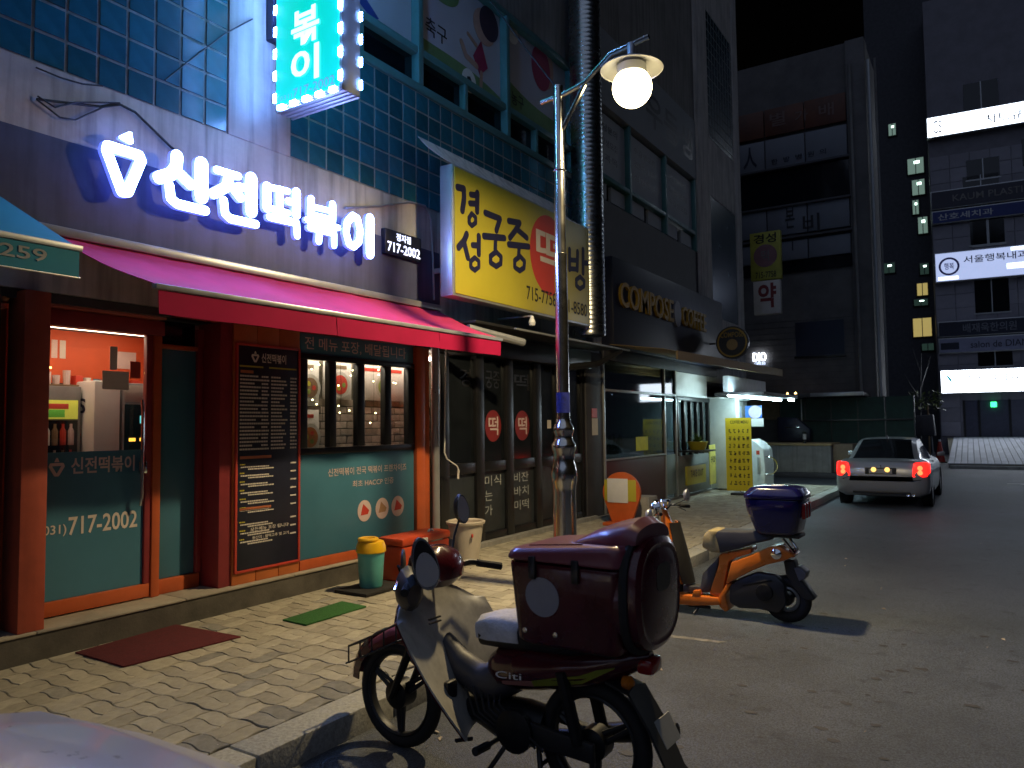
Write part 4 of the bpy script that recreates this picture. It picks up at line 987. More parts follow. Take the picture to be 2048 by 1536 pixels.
led(la, (.80,0,4.80-.195))
# ================================================================= SMALL THINGS ON THE PAVEMENT
t = thing('doormat', 'worn dark red doormat in front of the orange shop door', 'doormat', (-5.3,3.4,0))
ma = [FZ(*p,.006) for p in ((150,1306),(352,1250),(482,1274),(247,1334))]
m_mat = M('red_mat', (.11,.012,.016), .95, var=.25, scale=40, bump=.8, bscale=300)
MB().hexa([(x,y,.001) for x,y in (ma[3],ma[2],ma[1],ma[0])]+[(x,y,.013) for x,y in (ma[3],ma[2],ma[1],ma[0])]).build('pile', m_mat, t, bevel=.003)
t = thing('doormat', 'small green artificial grass mat below the serving window', 'doormat', (-5,4.6,0))
ma = [FZ(*p,.006) for p in ((565,1241),(684,1204),(733,1214),(612,1251))]
MB().hexa([(x,y,.001) for x,y in (ma[3],ma[2],ma[1],ma[0])]+[(x,y,.016) for x,y in (ma[3],ma[2],ma[1],ma[0])]).build('turf', M('green_mat',(.035,.15,.03),.95,var=.3,scale=60,bump=1,bscale=350), t, bevel=.004)
bX, bY = FZ(742,1172,.04)
t = thing('slab', 'black rubber slab under the turquoise bin', 'slab', (bX,bY,0))
MB().box(bX-.22,bX+.2,bY-.28,bY+.30,.001,.035).build('plate', m_rubber, t, bevel=.008)
t = thing('swing_bin', 'turquoise waste bin with a yellow swing lid on a black slab', 'bin', (bX,bY,.04))
MB().lathe([(.105,.036),(.112,.05),(.135,.38),(.14,.385)],(bX,bY,0),seg=28).build('body', M('turquoise_plastic',(.10,.42,.40),.35), t)
m_yl = M('yellow_plastic', (.75,.42,.01), .35)
MB().lathe([(.142,.372),(.148,.38),(.145,.43),(.128,.475),(.09,.49)],(bX,bY,0),seg=28).build('lid', m_yl, t)
MB().torus((bX,bY-.04,.50),.085,.02,axis='z',seg=24,ms=8).build('lid_ring', m_yl, t)
pX, pY = FZ(932,1128,0)
t = thing('flower_pot', 'large cream ceramic flower pot filled with soil by the dark shop', 'plant pot', (pX,pY,0))
MB().lathe([(.12,0),(.125,.03),(.15,.04),(.205,.46),(.225,.47),(.23,.495),(.215,.505),(.195,.49),(.19,.45)],(pX,pY,0),seg=36,cap=False).build('pot', M('cream_ceramic',(.52,.46,.38),.3,var=.06), t)
MB().lathe([(.0,.452),(.192,.45)],(pX,pY,0),seg=24,cap=False).build('soil', m_wood, t)
bx('mark', m_red, t, pX+.17,pX+.181, pY-.13,pY-.10, .33,.37, .002)
rX, rY = FZ(815,1165,0)
t = thing('picnic_cooler', 'orange red plastic cooler box behind the moped mirrors', 'cooler box', (rX,rY,0))
m_rc = M('red_cooler', (.50,.06,.02), .4)
bx('body', m_rc, t, rX-.35,rX-.02, rY-.05,rY+.75, .001,.36, .025); bx('lid', m_rc, t, rX-.36,rX-.01, rY-.06,rY+.76, .362,.45, .03)
bx('latch', m_white, t, rX-.009,rX+.01, rY+.25,rY+.33, .32,.42, .006)
jX, jY = FZ(880,1140,.0)
t = thing('water_canister', 'pale green plastic canister standing left of the cream flower pot', 'canister', (jX,jY,0))
bx('stand', m_wood, t, jX-.13,jX+.12, jY-.30,jY+.0, .001,.14, .01)
MB().box(jX-.11,jX+.09,jY-.28,jY-.04,.145,.40).build('body', M('pale_canister',(.45,.58,.54),.4), t, bevel=.03)
MB().torus((jX,jY-.16,.42),.05,.014,axis='x',seg=14,ms=6).build('handle', m_white, t); bx('side_tank', m_dkblue, t, jX-.1,jX+.10, jY-.02,jY+.12, .10,.34, .02)
# orange drop-shaped parking stand with a paper sheet
oX, oY = -4.95, 11.05
t = thing('parking_stand', 'orange drop shaped parking stand with a sheet of paper taped on', 'stand', (oX,oY,0))
xc, zc = FY(1242,985,oY); s_ = (FY(1280,985,oY)[0]-xc)
m_or = M('orange_plastic', (.52,.10,.02), .45)
pl = []
for k in range(25): a = -.42+ (math.pi+.84)*k/24; pl.append((xc+s_*math.cos(a), zc+s_*math.sin(a)))
pl += [(xc-s_*.42,zc-s_*1.75),(xc-s_*.36,.05),(xc+s_*.36,.05),(xc+s_*.42,zc-s_*1.75)]
MB().prism(pl, FACE['Y'], -(oY+.07), -(oY-.0)).build('board', m_or, t, bevel=.012)
bx('foot', m_or, t, xc-.26,xc+.26, oY-.16,oY+.22, .0,.05, .012)
bx('yellow_label', m_yellow, t, xc-s_*.88,xc+s_*.80, oY-.008,oY-.001, zc-s_*.42,zc+s_*.62, .002)
bx('paper', M('white_paper',(.62,.60,.58),.8,var=.06), t, xc-s_*.72,xc+s_*.38, oY-.014,oY-.009, zc-s_*.50,zc+s_*.68, .001)
t = thing('white_step_box', 'pale box step behind the orange parking stand', 'box', (oX,oY+.6,0)); bx('body', m_conc, t, xc-.42,xc+.30, oY+.42,oY+.8, .001,.42, .02)
# ================================================================= VEHICLES
def part(mb, name, mat, par, **k):      # mesh given in the thing's own coordinates
    o = mb.build(name, mat, None, **k); o.parent = par; return o
m_mred = M('moped_red', (.075,.006,.012), .22, coat=.6, var=.15, scale=3)
m_shield = M('shield_cream', (.40,.385,.35), .5, var=.3, scale=5, streak=.3)
m_boxr = M('delivery_box_red', (.078,.008,.014), .27, coat=.35, var=.22, scale=5, bump=.06, bscale=9, streak=.25)
m_cloth = M('torn_cover', (.58,.56,.56), .8, var=.25, scale=10, bump=.5, bscale=40)
m_eng = M('engine_grey', (.013,.013,.014), .45, metal=.5, var=.4, scale=20)
m_mirror = M('mirror_glass', (.60,.61,.62), .30, metal=.35, var=.05)  # pale grey colour stands in for the bright reflection
m_lens = M('red_lens', (.30,.01,.01), .15, coat=.5)
m_amb = M('amber_lens', (.5,.14,.01), .2)

def wheel(par, x, r, tr, spokes, mt=m_blackp, drum=.075, nm='wheel', z=None):
    z = r if z is None else z
    w = part(MB().torus((x,0,z), r-tr, tr, axis='y', seg=40, ms=12, sq=1.05), nm, m_rubber, par)
    rim = MB(); rr = r-2*tr
    rim.torus((x,0,z), rr, .014, axis='y', seg=40, ms=8, sq=2.0)
    for k in range(spokes):
        a = 2*math.pi*k/spokes+.5
        for off in (-.05,.05):
            rim.tube([(x+.05*math.cos(a+off*8),0,z+.05*math.sin(a+off*8)),(x+rr*math.cos(a+off),0,z+rr*math.sin(a+off))],[.016,.011],6)
    o = part(rim, 'rim', mt, par); o.parent = w
    h = part(MB().lathe([(.03,-.07),(drum,-.05),(drum,.04),(.03,.06)],(x,0,z),axis='y',seg=20), 'hub', m_eng, par); h.parent = w
    return w

# --------------------------------------------------------------- dark red delivery moped
fx_, fy_ = FZ(775,1497,rz)
RM = thing('delivery_moped', 'dark red delivery moped with a big red top box, nose to the kerb', 'moped', (fx_+1.24, fy_+.02, rz), R(180-2))
wheel(RM, 0, .285, .036, 3); wheel(RM, 1.20, .285, .034, 3)
# fork and front fender
mb = MB()
for s in (-.075,.075): mb.tube([(1.20,s,.285),(1.13,s,.42),(1.0,s*.9,.70)],[.018,.022,.026],8)
part(mb,'fork',m_eng,RM)
rings = []
for i in range(15):
    a = R(8+i*10.5); rr = .335
    cx, cz = 1.20+rr*math.cos(a), .285+rr*math.sin(a)*1.0
    w = .062*(.55+.45*math.sin(math.pi*min(1,(i+2)/9)));
    rings.append([(cx+dx*math.cos(a), y, cz+dx*math.sin(a)) for y,dx in ((-w,-.06),(-w*.98,-.015),(-w*.6,.012),(0,.02),(w*.6,.012),(w*.98,-.015),(w,-.06))])
part(MB().loft(rings,False,False,closed=False),'front_fender',m_mred,RM,solid=.006)
mb = MB()   # wire front carrier
ca = [(1.50,-.10,.425),(1.32,-.11,.505),(1.12,-.12,.60)]; cb = [(x,-y,z) for x,y,z in ca]
for q in (ca,cb): mb.tube(q,.006,6); mb.tube([(x,y,z+.09) for x,y,z in q],.006,6)
for q in (ca,cb):
    for k in range(5):
        s = k/4; x = 1.50-.38*s; z = .425+.175*s; y = (q[0][1]+(q[2][1]-q[0][1])*s); mb.tube([(x,y,z),(x,y,z+.09)],.005,5)
for k in range(4):
    s = k/3; x = 1.50-.38*s; z = .425+.175*s; mb.tube([(x,-.12,z),(x,.12,z)],.005,5)
mb.tube([(1.50,-.10,.515),(1.50,.10,.515)],.006,6)
part(mb,'front_carrier',m_blackp,RM)
part(MB().loft([[(x,w*math.cos(a),z+h*math.sin(a)) for a in [2*math.pi*k/12 for k in range(12)]] for x,z,w,h in ((1.42,.50,.04,.02),(1.36,.53,.08,.045),(1.22,.60,.085,.055),(1.12,.64,.04,.03))]),'carrier_bundle',M('red_bundle',(.22,.03,.03),.6,var=.3,scale=15),RM)
# leg shield: two curved wings, cream on the rider's side, red in front
def shield(off):
    rows = []
    for i in range(15):
        v = i/14; zc = .235+.68*v; xc = .65+.40*v-.035*math.sin(math.pi*v)
        w = (.22+.14*math.sin(min(1,v*1.6)*math.pi/2)) if v < .74 else .36-.17*((v-.74)/.26)**2
        row = []
        for j in range(13):
            s = -1+2*j/12; y = w*s
            x = xc - .075*abs(s)**2.4*(1-.35*v) + .035*(1-abs(s))**2 + off
            if v > .8: zz = zc-.05*abs(s)**2
            else: zz = zc
            row.append((x,y,zz))
        rows.append(row)
    return rows
part(MB().loft(shield(0),False,False,closed=False),'leg_shield',m_shield,RM,solid=.008)
part(MB().loft(shield(.014),False,False,closed=False),'front_cowl',m_mred,RM,solid=.006)
part(MB().box(.708,.742,.11,.19,.39,.48),'shield_vent',m_blackp,RM,bevel=.012)
mb = MB(); mb.box(.822,.832,.10,.19,.745,.752); mb.box(.824,.834,.10,.19,.765,.772); part(mb,'vent_slit',m_blackp,RM)
# step-through tunnel
part(MB().loft([[(x,w*math.cos(a),z+h*math.sin(a)) for a in [2*math.pi*k/14 for k in range(14)]] for x,z,w,h in ((.86,.60,.05,.06),(.76,.50,.075,.085),(.64,.45,.08,.09),(.52,.47,.09,.10),(.40,.55,.10,.11))]),'tunnel_cover',M('tunnel_grey',(.05,.05,.06),.5),RM)
# handlebar
part(MB().loft([[(.93+.115*c_*math.cos(a)+d,.20*c_*math.sin(a),z) for a in [2*math.pi*k/16 for k in range(16)]] for z,c_,d in ((.90,.50,-.01),(.94,.9,.0),(1.0,1.0,.01),(1.06,.85,.02),(1.10,.45,.03))]),'handlebar_cover',m_mred,RM)
part(MB().lathe([(.0,-.03),(.085,0),(.095,.03),(.09,.06)],(.99,0,1.01),axis='x',seg=20),'headlight',m_white,RM)
mb = MB()
for s in (-1,1): mb.tube([(.92,s*.14,.98),(.90,s*.25,.985),(.845,s*.335,.965)],[.02,.016,.014],8)
part(mb,'handlebar',m_blackp,RM)
for s in (-1,1):
    part(MB().tube([(.875,s*.275,.977),(.80,s*.40,.945)],[.020,.021],10),'grip',m_rubber,RM)
    part(MB().tube([(.93,s*.24,.985),(.93,s*.30,.98),(.865,s*.40,.95)],.007,6),'brake_lever',m_chrome,RM)
# dark muff hanging off the near grip
part(MB().loft([[(x+.0,y+wy*math.cos(a),z+wz*math.sin(a)) for a in [2*math.pi*k/12 for k in range(12)]] for x,y,z,wy,wz in ((.98,.19,.93,.06,.07),(.93,.24,.93,.09,.11),(.85,.29,.92,.085,.09),(.80,.33,.92,.05,.05))]),'hand_muff',m_blackp,RM)
def mirror(y, z, tilt, x, base, hw, hh, lean, lit):
    st = part(MB().tube([base,((base[0]+x)/2+.02,(base[1]+y)/2,(base[2]+z)/2-.02),(x+.02,y,z-hh*.6)],.0065,6),'mirror_stem',m_blackp,RM)
    M_ = Matrix.Translation((x,y,z)) @ Matrix.Rotation(tilt,4,'Z') @ Matrix.Rotation(lean,4,'X')
    def ov(dx, k, z0=0., kh=1.): return [M_@Vector((dx, hw*k*math.cos(a)*(1.0-.16*math.sin(a)), z0+hh*k*kh*math.sin(a))) for a in [2*math.pi*i/24 for i in range(24)]]
    mm = part(MB().loft([ov(.045,.35),ov(.036,.8),ov(.014,1.0),ov(-.004,1.0)]),'mirror_back',m_blackp,RM); mm.parent = st
    mm = part(MB().loft([ov(-.0045,1.0),ov(-.006,.99),ov(-.006,.90),ov(-.0045,.89)],False,False),'mirror_rim',m_chrome,RM); mm.parent = st
    g = part(MB().loft([ov(-.0045,.88,-hh*.22 if lit else 0,.74 if lit else 1),ov(-.008,.87,-hh*.22 if lit else 0,.74 if lit else 1)]),'mirror_glass',m_mirror,RM); g.parent = st  # lit: pale glass kept low on the oval as a painted reflection
mirror(.25, 1.06, R(-30), .80, (.93,.19,.99), .066, .135, R(-14), True)
mirror(-.28, 1.27, R(-10), .98, (.95,-.14,1.02), .045, .085, R(-12), False)
# wind shield plate beside the headlamp
part(MB().loft([[(.985+dx-.6*.10*math.cos(a),.20+.8*.10*math.cos(a),.985+.125*math.sin(a)) for a in [2*math.pi*i/18 for i in range(18)]] for dx in (0,.015)]),'meter_visor',m_blackp,RM,bevel=.004)
# seat
part(MB().loft([[(x,w*math.copysign(abs(math.cos(a))**.6,math.cos(a)),z+h*math.copysign(abs(math.sin(a))**.7,math.sin(a))) for a in [2*math.pi*k/18 for k in range(18)]] for x,z,w,h in ((.62,.70,.05,.04),(.58,.715,.11,.065),(.46,.725,.125,.07),(.30,.735,.13,.07),(.05,.74,.13,.06),(-.05,.74,.10,.04))]),'seat',m_blackp,RM)
part(MB().loft([[(x,(w+.006*math.sin(5*a+x*20))*math.copysign(abs(math.cos(a))**.6,math.cos(a)),z+(h+.006*math.sin(7*a+x*30))*math.copysign(abs(math.sin(a))**.7,math.sin(a))) for a in [R(-12)+R(204)*k/18 for k in range(19)]] for x,z,w,h in ((.632,.705,.04,.035),(.60,.72,.108,.075),(.52,.73,.128,.085),(.44,.735,.132,.088),(.33,.74,.134,.084))],False,False,closed=False),'torn_seat_cover',m_cloth,RM,solid=.004)
# side covers and tail
part(MB().loft([[(x,w*math.cos(a),z+h*math.sin(a)) for a in [2*math.pi*k/16 for k in range(16)]] for x,z,w,h in ((.56,.55,.06,.06),(.48,.56,.115,.12),(.25,.60,.135,.12),(0,.64,.13,.10),(-.14,.68,.105,.085),(-.24,.71,.075,.055),(-.29,.715,.03,.03))]),'tail_body',m_mred,RM)
m_swo = M('lime_stripe',(.30,.33,.04),.4); m_swp = M('pink_stripe',(.45,.20,.18),.4)
def side_strip(pl, mat, nm, d=.002):
    up = []; lo = []
    for x,z0_,z1_ in pl:
        def yy(x,z):
            xs = (.56,.48,.25,0,-.14,-.24); zc = (.55,.56,.60,.64,.68,.71); ww = (.06,.115,.135,.13,.105,.07); hh = (.06,.12,.12,.10,.085,.055)
            for i in range(5):
                if xs[i] >= x >= xs[i+1]:
                    f = (xs[i]-x)/(xs[i]-xs[i+1]); c = zc[i]+(zc[i+1]-zc[i])*f; w = ww[i]+(ww[i+1]-ww[i])*f; h = hh[i]+(hh[i+1]-hh[i])*f
                    return w*math.sqrt(max(.05,1-((z-c)/h)**2))+d
            return .1
        up.append((x,yy(x,z1_),z1_)); lo.append((x,yy(x,z0_),z0_))
    part(MB().loft([up,lo],False,False,closed=False),nm,mat,RM,solid=.001)
side_strip([(.50,.495,.50),(.42,.50,.52),(.34,.51,.535),(.26,.52,.55)],m_swp,'body_stripe')
side_strip([(.26,.52,.55),(.14,.545,.585),(.0,.58,.62),(-.08,.625,.655),(-.16,.67,.675)],m_swo,'body_stripe')
mb = MB(); vs, fs = text_mesh('Citi',0,0); mb.add([(.46-.15*x,.1335+.0015*x,.535+.032*y+.012*x) for x,y in vs],fs); part(mb,'lettering',m_white,RM,smooth=0)
part(MB().box(-.32,-.24,-.06,.06,.65,.72),'tail_lamp',m_lens,RM,bevel=.02)
for s in (-1,1): part(MB().lathe([(.01,-.02),(.03,0),(.025,.03)],(-.24,s*.115,.63),axis='x',seg=12),'turn_signal',m_amb,RM)
# rear fender, mud flap, plate
part(MB().loft([[(x,w,z),(x+.012,0,z+.014),(x,-w,z)] for x,z,w in ((-.10,.60,.075),(-.22,.57,.085),(-.31,.44,.085),(-.40,.26,.08),(-.44,.22,.08))],False,False,closed=False),'rear_fender',m_blackp,RM,solid=.012)
part(MB().loft([[(-.30+dx,-.075,.47),(-.30+dx,.075,.47),(-.355+dx,.075,.37),(-.355+dx,-.075,.37)] for dx in (-.03,-.034)]),'number_plate',M('plate_pale',(.35,.35,.33),.5),RM)
# engine, swing arm, chain case, stands, exhaust
part(MB().loft([[(x,w*math.cos(a),z+h*math.sin(a)) for a in [2*math.pi*k/14 for k in range(14)]] for x,z,w,h in ((.72,.31,.05,.05),(.62,.31,.075,.075),(.50,.30,.11,.10),(.36,.30,.12,.11),(.24,.31,.09,.09))]),'engine',m_eng,RM)
part(MB().lathe([(.10,.0),(.10,.035),(.06,.05)],(.36,.10,.30),axis='y',seg=20),'engine_cover',m_eng,RM)
mb = MB()
for s in (-1,1):
    mb.tube([(.30,s*.09,.33),(0,s*.10,.285)],[.026,.022],8); mb.tube([(.02,s*.115,.31),(.10,s*.12,.62)],.030,10)
part(mb,'swing_arm',m_eng,RM)
part(MB().loft([[(.33,.085,.36),(.33,.085,.25),(-.06,.095,.24),(-.06,.095,.33)],[(.33,.115,.36),(.33,.115,.25),(-.06,.125,.24),(-.06,.125,.33)]]),'chain_case',m_blackp,RM,bevel=.012)
mb = MB(); mb.tube([(.46,-.28,.24),(.46,.28,.24)],.011,8); mb.tube([(.46,.20,.24),(.46,.30,.245)],.02,8); mb.tube([(.46,-.20,.24),(.46,-.30,.245)],.02,8); mb.tube([(.60,.14,.22),(.62,.24,.24)],.010,6)
part(mb,'foot_pegs',m_blackp,RM)
mb = MB()
for s in (-1,1): mb.tube([(.26,s*.07,.24),(.20,s*.13,.02)],.013,8); mb.tube([(.24,s*.13,.018),(.15,s*.135,.012)],.013,8)
mb.tube([(.24,-.10,.16),(.24,.10,.16)],.010,6); mb.tube([(.40,.12,.24),(.52,.22,.03)],.012,8)
part(mb,'kick_stand',m_blackp,RM)
part(MB().tube([(.50,-.07,.24),(.42,-.14,.20),(.15,-.15,.24),(.05,-.15,.27),(-.28,-.15,.35),(-.34,-.15,.36)],[.016,.018,.025,.045,.05,.035],12),'exhaust',m_eng,RM)
mb = MB()
for k in range(6): mb.tube([(.66-.03*k,.11-.02*k,.45),(.60-.03*k,.12,.33+.015*k),(.44-.05*k,.09+.01*k,.25)],.006,5)
part(mb,'cables',m_rubber,RM)
mb = MB()
for s_ in (-1,1): mb.tube([(.93,s_*.22,.99),(1.03,s_*.20,1.02),(1.07,s_*.10,.90),(1.06,s_*.07,.70)],.006,6)
part(mb,'brake_cables',m_rubber,RM)
# top box
def rrect(hx0,hx1,hy,r,z,n=4):
    out = []
    for cx,cy,a0 in ((hx1-r,hy-r,0),(hx0+r,hy-r,90),(hx0+r,-hy+r,180),(hx1-r,-hy+r,270)):
        for k in range(n+1): a = R(a0+90*k/n); out.append((cx+r*math.cos(a),cy+r*math.sin(a),z))
    return out
bxo = MB().loft([rrect(-.17,.33,.215,.05,.80),rrect(-.185,.345,.225,.055,.82),rrect(-.215,.37,.25,.06,1.145),rrect(-.215,.37,.25,.06,1.165)])
box = part(bxo,'top_box',m_boxr,RM,bevel=.006)
lid = MB(); rows = []
def tiltz(r): return [(x,y,z+(.36-x)*.085) for x,y,z in r]
m_lid = M('lid_sign_lit', (.19,.045,.06), .36, coat=.3, var=.15, scale=4)  # paler than the box, sign light on its top put into the colour
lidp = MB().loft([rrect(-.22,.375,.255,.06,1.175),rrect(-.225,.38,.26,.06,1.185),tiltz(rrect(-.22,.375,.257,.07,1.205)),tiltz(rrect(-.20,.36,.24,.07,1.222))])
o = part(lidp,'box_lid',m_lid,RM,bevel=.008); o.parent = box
# raised dome along the rear half of the lid
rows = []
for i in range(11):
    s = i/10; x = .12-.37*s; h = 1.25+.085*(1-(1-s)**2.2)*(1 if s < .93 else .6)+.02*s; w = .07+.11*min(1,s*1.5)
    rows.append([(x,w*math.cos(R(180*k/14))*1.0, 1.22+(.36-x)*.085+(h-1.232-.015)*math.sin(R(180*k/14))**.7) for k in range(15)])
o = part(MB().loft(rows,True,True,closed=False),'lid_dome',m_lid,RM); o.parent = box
o = part(MB().loft([[(.02,.16,1.245),(.30,.16,1.222),(.30,.148,1.222),(.02,.148,1.245)],[(.02,.16,1.2555),(.30,.16,1.231),(.30,.148,1.231),(.02,.148,1.2555)]]),'lid_groove',m_mred,RM); o.parent = box
for q in (.0,.22):      # latches and hinge straps of the box
    o = part(MB().box(q-.018,q+.018,.249,.268,1.10,1.20),'latch',m_black,RM,bevel=.005); o.parent = box
o = part(MB().box(.352,.372,-.12,.12,.90,1.02),'front_vent',m_mred,RM,bevel=.006); o.parent = box
for q in (.12,.28): 
    o = part(MB().lathe([(.0,.004),(.012,.003),(.013,0)],(q,.231,.86),axis='y',seg=10),'rivet',m_chrome,RM); o.parent = box
# bulging rear door with a recessed ring and handle hole
def oval(x,ry,rz_,zc,n=30,p=.75): return [(x,ry*math.copysign(abs(math.cos(2*math.pi*k/n))**p,math.cos(2*math.pi*k/n)),zc+rz_*math.copysign(abs(math.sin(2*math.pi*k/n))**p,math.sin(2*math.pi*k/n))) for k in range(n)]
o = part(MB().loft([oval(-.15,.235,.235,1.05),oval(-.235,.245,.245,1.05),oval(-.27,.235,.24,1.05),oval(-.285,.21,.215,1.05),oval(-.28,.195,.20,1.05),oval(-.283,.185,.19,1.05),oval(-.295,.15,.155,1.04)]),'rear_door',m_boxr,RM); o.parent = box
h_ = part(MB().loft([oval(-.29,.075,.06,1.12,20,.6),oval(-.297,.075,.06,1.12,20,.6)]),'handle_hole',m_black,RM); h_.parent = box
o = part(MB().loft([oval(-.205,.262,.262,1.05),oval(-.222,.266,.266,1.05),oval(-.238,.258,.258,1.05)]),'door_gasket',m_rubber,RM); o.parent = box
o = part(MB().prism([(.18+.088*math.cos(2*math.pi*k/26),1.02+.088*math.sin(2*math.pi*k/26)) for k in range(26)],lambda a,b,d:(a,d+.0765*(b-.82)/.325*.33,b),.226,.2285),'round_sticker',M('sticker_grey',(.30,.29,.32),.6,var=.1),RM); o.parent = box
part(MB().box(-.18,.24,-.14,.14,.725,.752),'box_rack',m_black,RM,bevel=.006)
box.location = (-.06,0,-.045)

# --------------------------------------------------------------- orange scooter
ox, oy = FZ(1560,1243,rz)
OS = thing('scooter', 'orange scooter with a dark blue top box parked beyond the red moped', 'scooter', (ox,oy,rz))
PN = oy-.11
def SP(cx,cy): v = FY(1240+cx/4.0413,900+cy/4.0413,PN); return (v[0],v[1])
def SPn(q): return [SP(*c) for c in q]
m_oc = M('scooter_orange', (.62,.15,.015), .28, coat=.4, var=.08)
def sprism(q, h0, h1, nm, mat, bev=.015, par=OS):
    return MB().prism(q, FACE['Y'], -(oy+h1), -(oy-h0)).build(nm, mat, par, bevel=bev)
sprism(SPn([(800,845),(930,820),(1055,795),(1060,835),(930,875),(880,905),(820,1190),(800,1195),(720,1165),(745,1080),(795,930)]),.11,.11,'front_frame_cover',m_oc,.02)
sprism(SPn([(905,905),(1075,845),(1205,785),(1290,775),(1415,855),(1330,892),(1190,925),(1090,965),(960,1030),(880,1075),(860,1080)]),.135,.135,'side_panel',m_oc,.025)
sprism(SPn([(860,1080),(905,1075),(850,1180),(880,1295),(850,1310),(800,1260),(795,1190)]),.12,.12,'lower_frame_cover',m_oc,.012)
sprism(SPn([(380,1150),(470,1160),(800,1190),(820,1250),(600,1255),(430,1240),(340,1200)]),.14,.14,'floor_board',m_oc,.012)
sprism(SPn([(600,1130),(650,1130),(660,1180),(590,1180)]),.142,-.07,'floor_strap',m_oc,.006)
sprism(SPn([(660,1000),(760,900),(800,850),(745,1080),(710,1160),(500,1150),(500,1100),(640,1110)]),.085,.085,'under_seat_panel',M('dark_grey_plastic',(.05,.05,.055),.5),.01)
# seat with worn tan nose
sx0, sz0 = SP(670,700)
q = SPn([(665,780),(680,690),(720,650),(800,655),(1010,660),(1110,655),(1220,690),(1240,720),(1060,765),(960,800),(820,830),(740,820)])
sprism(q,.13,.13,'seat',M('seat_black',(.035,.035,.04),.55),.035)
sprism(SPn([(662,785),(676,690),(715,645),(805,652),(790,690),(815,775),(825,832),(738,824)]),.134,.134,'worn_seat_nose',M('worn_tan',(.36,.28,.12),.6,var=.4,scale=12),.035)
# rear wheel, transmission, fender
rwx, rwz = SP(1345,1270); R_ = .205
wz = rz+R_; wxx = SP(1330,1290)[0]
ww = MB().torus((wxx,oy,wz),R_-.05,.05,axis='y',seg=36,ms=12,sq=1.0).build('wheel', m_rubber, OS)
MB().torus((wxx,oy,wz),.095,.018,axis='y',seg=30,ms=8,sq=1.8).build('rim', m_alu, ww); MB().lathe([(.05,-.07),(.055,-.05),(.055,.05),(.05,.07)],(wxx,oy,wz),axis='y',seg=16).build('hub', m_eng, ww)
sprism(SPn([(880,1090),(960,1040),(1110,985),(1260,1010),(1330,1080),(1350,1240),(1290,1330),(1130,1290),(960,1280),(880,1240)]),.125,-.02,'transmission_case',M('case_black',(.02,.02,.022),.35),.035)
sprism(SPn([(985,1080),(1230,1040),(1240,1060),(1000,1100)]),.131,-.10,'air_box_rib',m_eng,.008)
MB().lathe([(.02,0),(.07,.01),(.075,.03),(.06,.04)],(wxx-.16,oy-.165,wz+.06),axis='y',seg=20).build('fan_cover', m_eng, OS)
sprism(SPn([(1310,905),(1400,905),(1420,1010),(1500,1120),(1570,1215),(1545,1230),(1480,1215),(1395,1120),(1330,1010)]),.07,.07,'rear_fender',m_blackp,.012)
sprism(SPn([(1400,960),(1440,950),(1500,1000),(1490,1050),(1440,1065)]),.08,.08,'number_plate',M('plate_pale2',(.10,.10,.11),.5),.004)
c_ = SP(1270,838); MB().lathe([(.01,-.02),(.045,0),(.04,.05)],(c_[0],oy-.145,c_[1]),axis='y',seg=18).build('turn_signal', m_chrome, OS)
c_ = SP(1375,840); MB().box(c_[0]-.02,c_[0]+.03,oy-.08,oy+.08,c_[1]-.035,c_[1]+.03).build('tail_lamp', m_lens, OS, bevel=.012)
for s in (-.1,.1): MB().tube([(SP(1310,715)[0],oy+s,SP(1310,715)[1]),(SP(1400,835)[0],oy+s*.8,SP(1400,835)[1])],.012,8).build('grab_rail', m_chrome, OS)
mb = MB(); a_ = SP(640,1265); b_ = SP(585,1380); mb.tube([(a_[0],oy-.1,a_[1]),(b_[0]+.03,oy-.16,rz+.012)],.012,8); mb.tube([(a_[0]+.1,oy-.1,a_[1]),(a_[0]-.1,oy-.1,a_[1])],.015,8); mb.build('side_stand', m_blackp, OS)
mb = MB(); mb.tube([(SP(900,1290)[0],oy+.16,rz+.2),(wxx-.1,oy+.17,rz+.22),(wxx+.16,oy+.17,rz+.25)],[.02,.05,.05],12); mb.build('exhaust', m_eng, OS)
# front: wheel, leg shield, handlebar
fwx = wxx-1.14
fw = MB().torus((fwx,oy,wz),R_-.045,.045,axis='y',seg=32,ms=10).build('wheel', m_rubber, OS); MB().torus((fwx,oy,wz),.1,.016,axis='y',seg=26,ms=8,sq=1.7).build('rim', m_alu, fw)
MB().torus((fwx,oy,wz),R_+.03,.03,axis='y',seg=18,ms=8,a0=R(10),a1=R(170),sq=1.6).build('front_fender', m_oc, OS)
mb = MB(); hz_ = FY(1330,1010,oy)[1]
for s in (-.06,.06): mb.tube([(fwx,oy+s,wz),(fwx+.16,oy+s*.6,wz+.34)],.018,8)
mb.build('fork', m_eng, OS)
hx, hz = FY(1331,1013,oy)
def lsh(off): return [[(fwx+.30-.13*v+off-.06*abs(s)**2+ (0 if True else 0), oy+s*(.11+.05*math.sin(math.pi*min(1,v+.15))), rz+.26+ (hz-.14-rz-.26)*v) for s in [-1+2*j/10 for j in range(11)]] for v in [i/10 for i in range(11)]]
MB().loft(lsh(0.012),False,False,closed=False).build('leg_shield_inner', m_rubber, OS, solid=.01); MB().loft(lsh(-.01),False,False,closed=False).build('leg_shield', m_oc, OS, solid=.01)
MB().loft([[(hx+.02-.04*v+ .06*math.cos(a)*(1-.5*v), oy+.07*math.sin(a)*(1-.3*v), hz-.20+.17*v) for a in [2*math.pi*k/14 for k in range(14)]] for v in (0,.5,1)]).build('steering_neck', m_oc, OS)
mb = MB()
for s in (-1,1): mb.tube([(hx,oy,hz-.03),(hx+.0,oy+s*.12,hz+.0),(hx+.06,oy+s*.30,hz-.02)],.012,8)
mb.build('handlebar', m_chrome, OS)
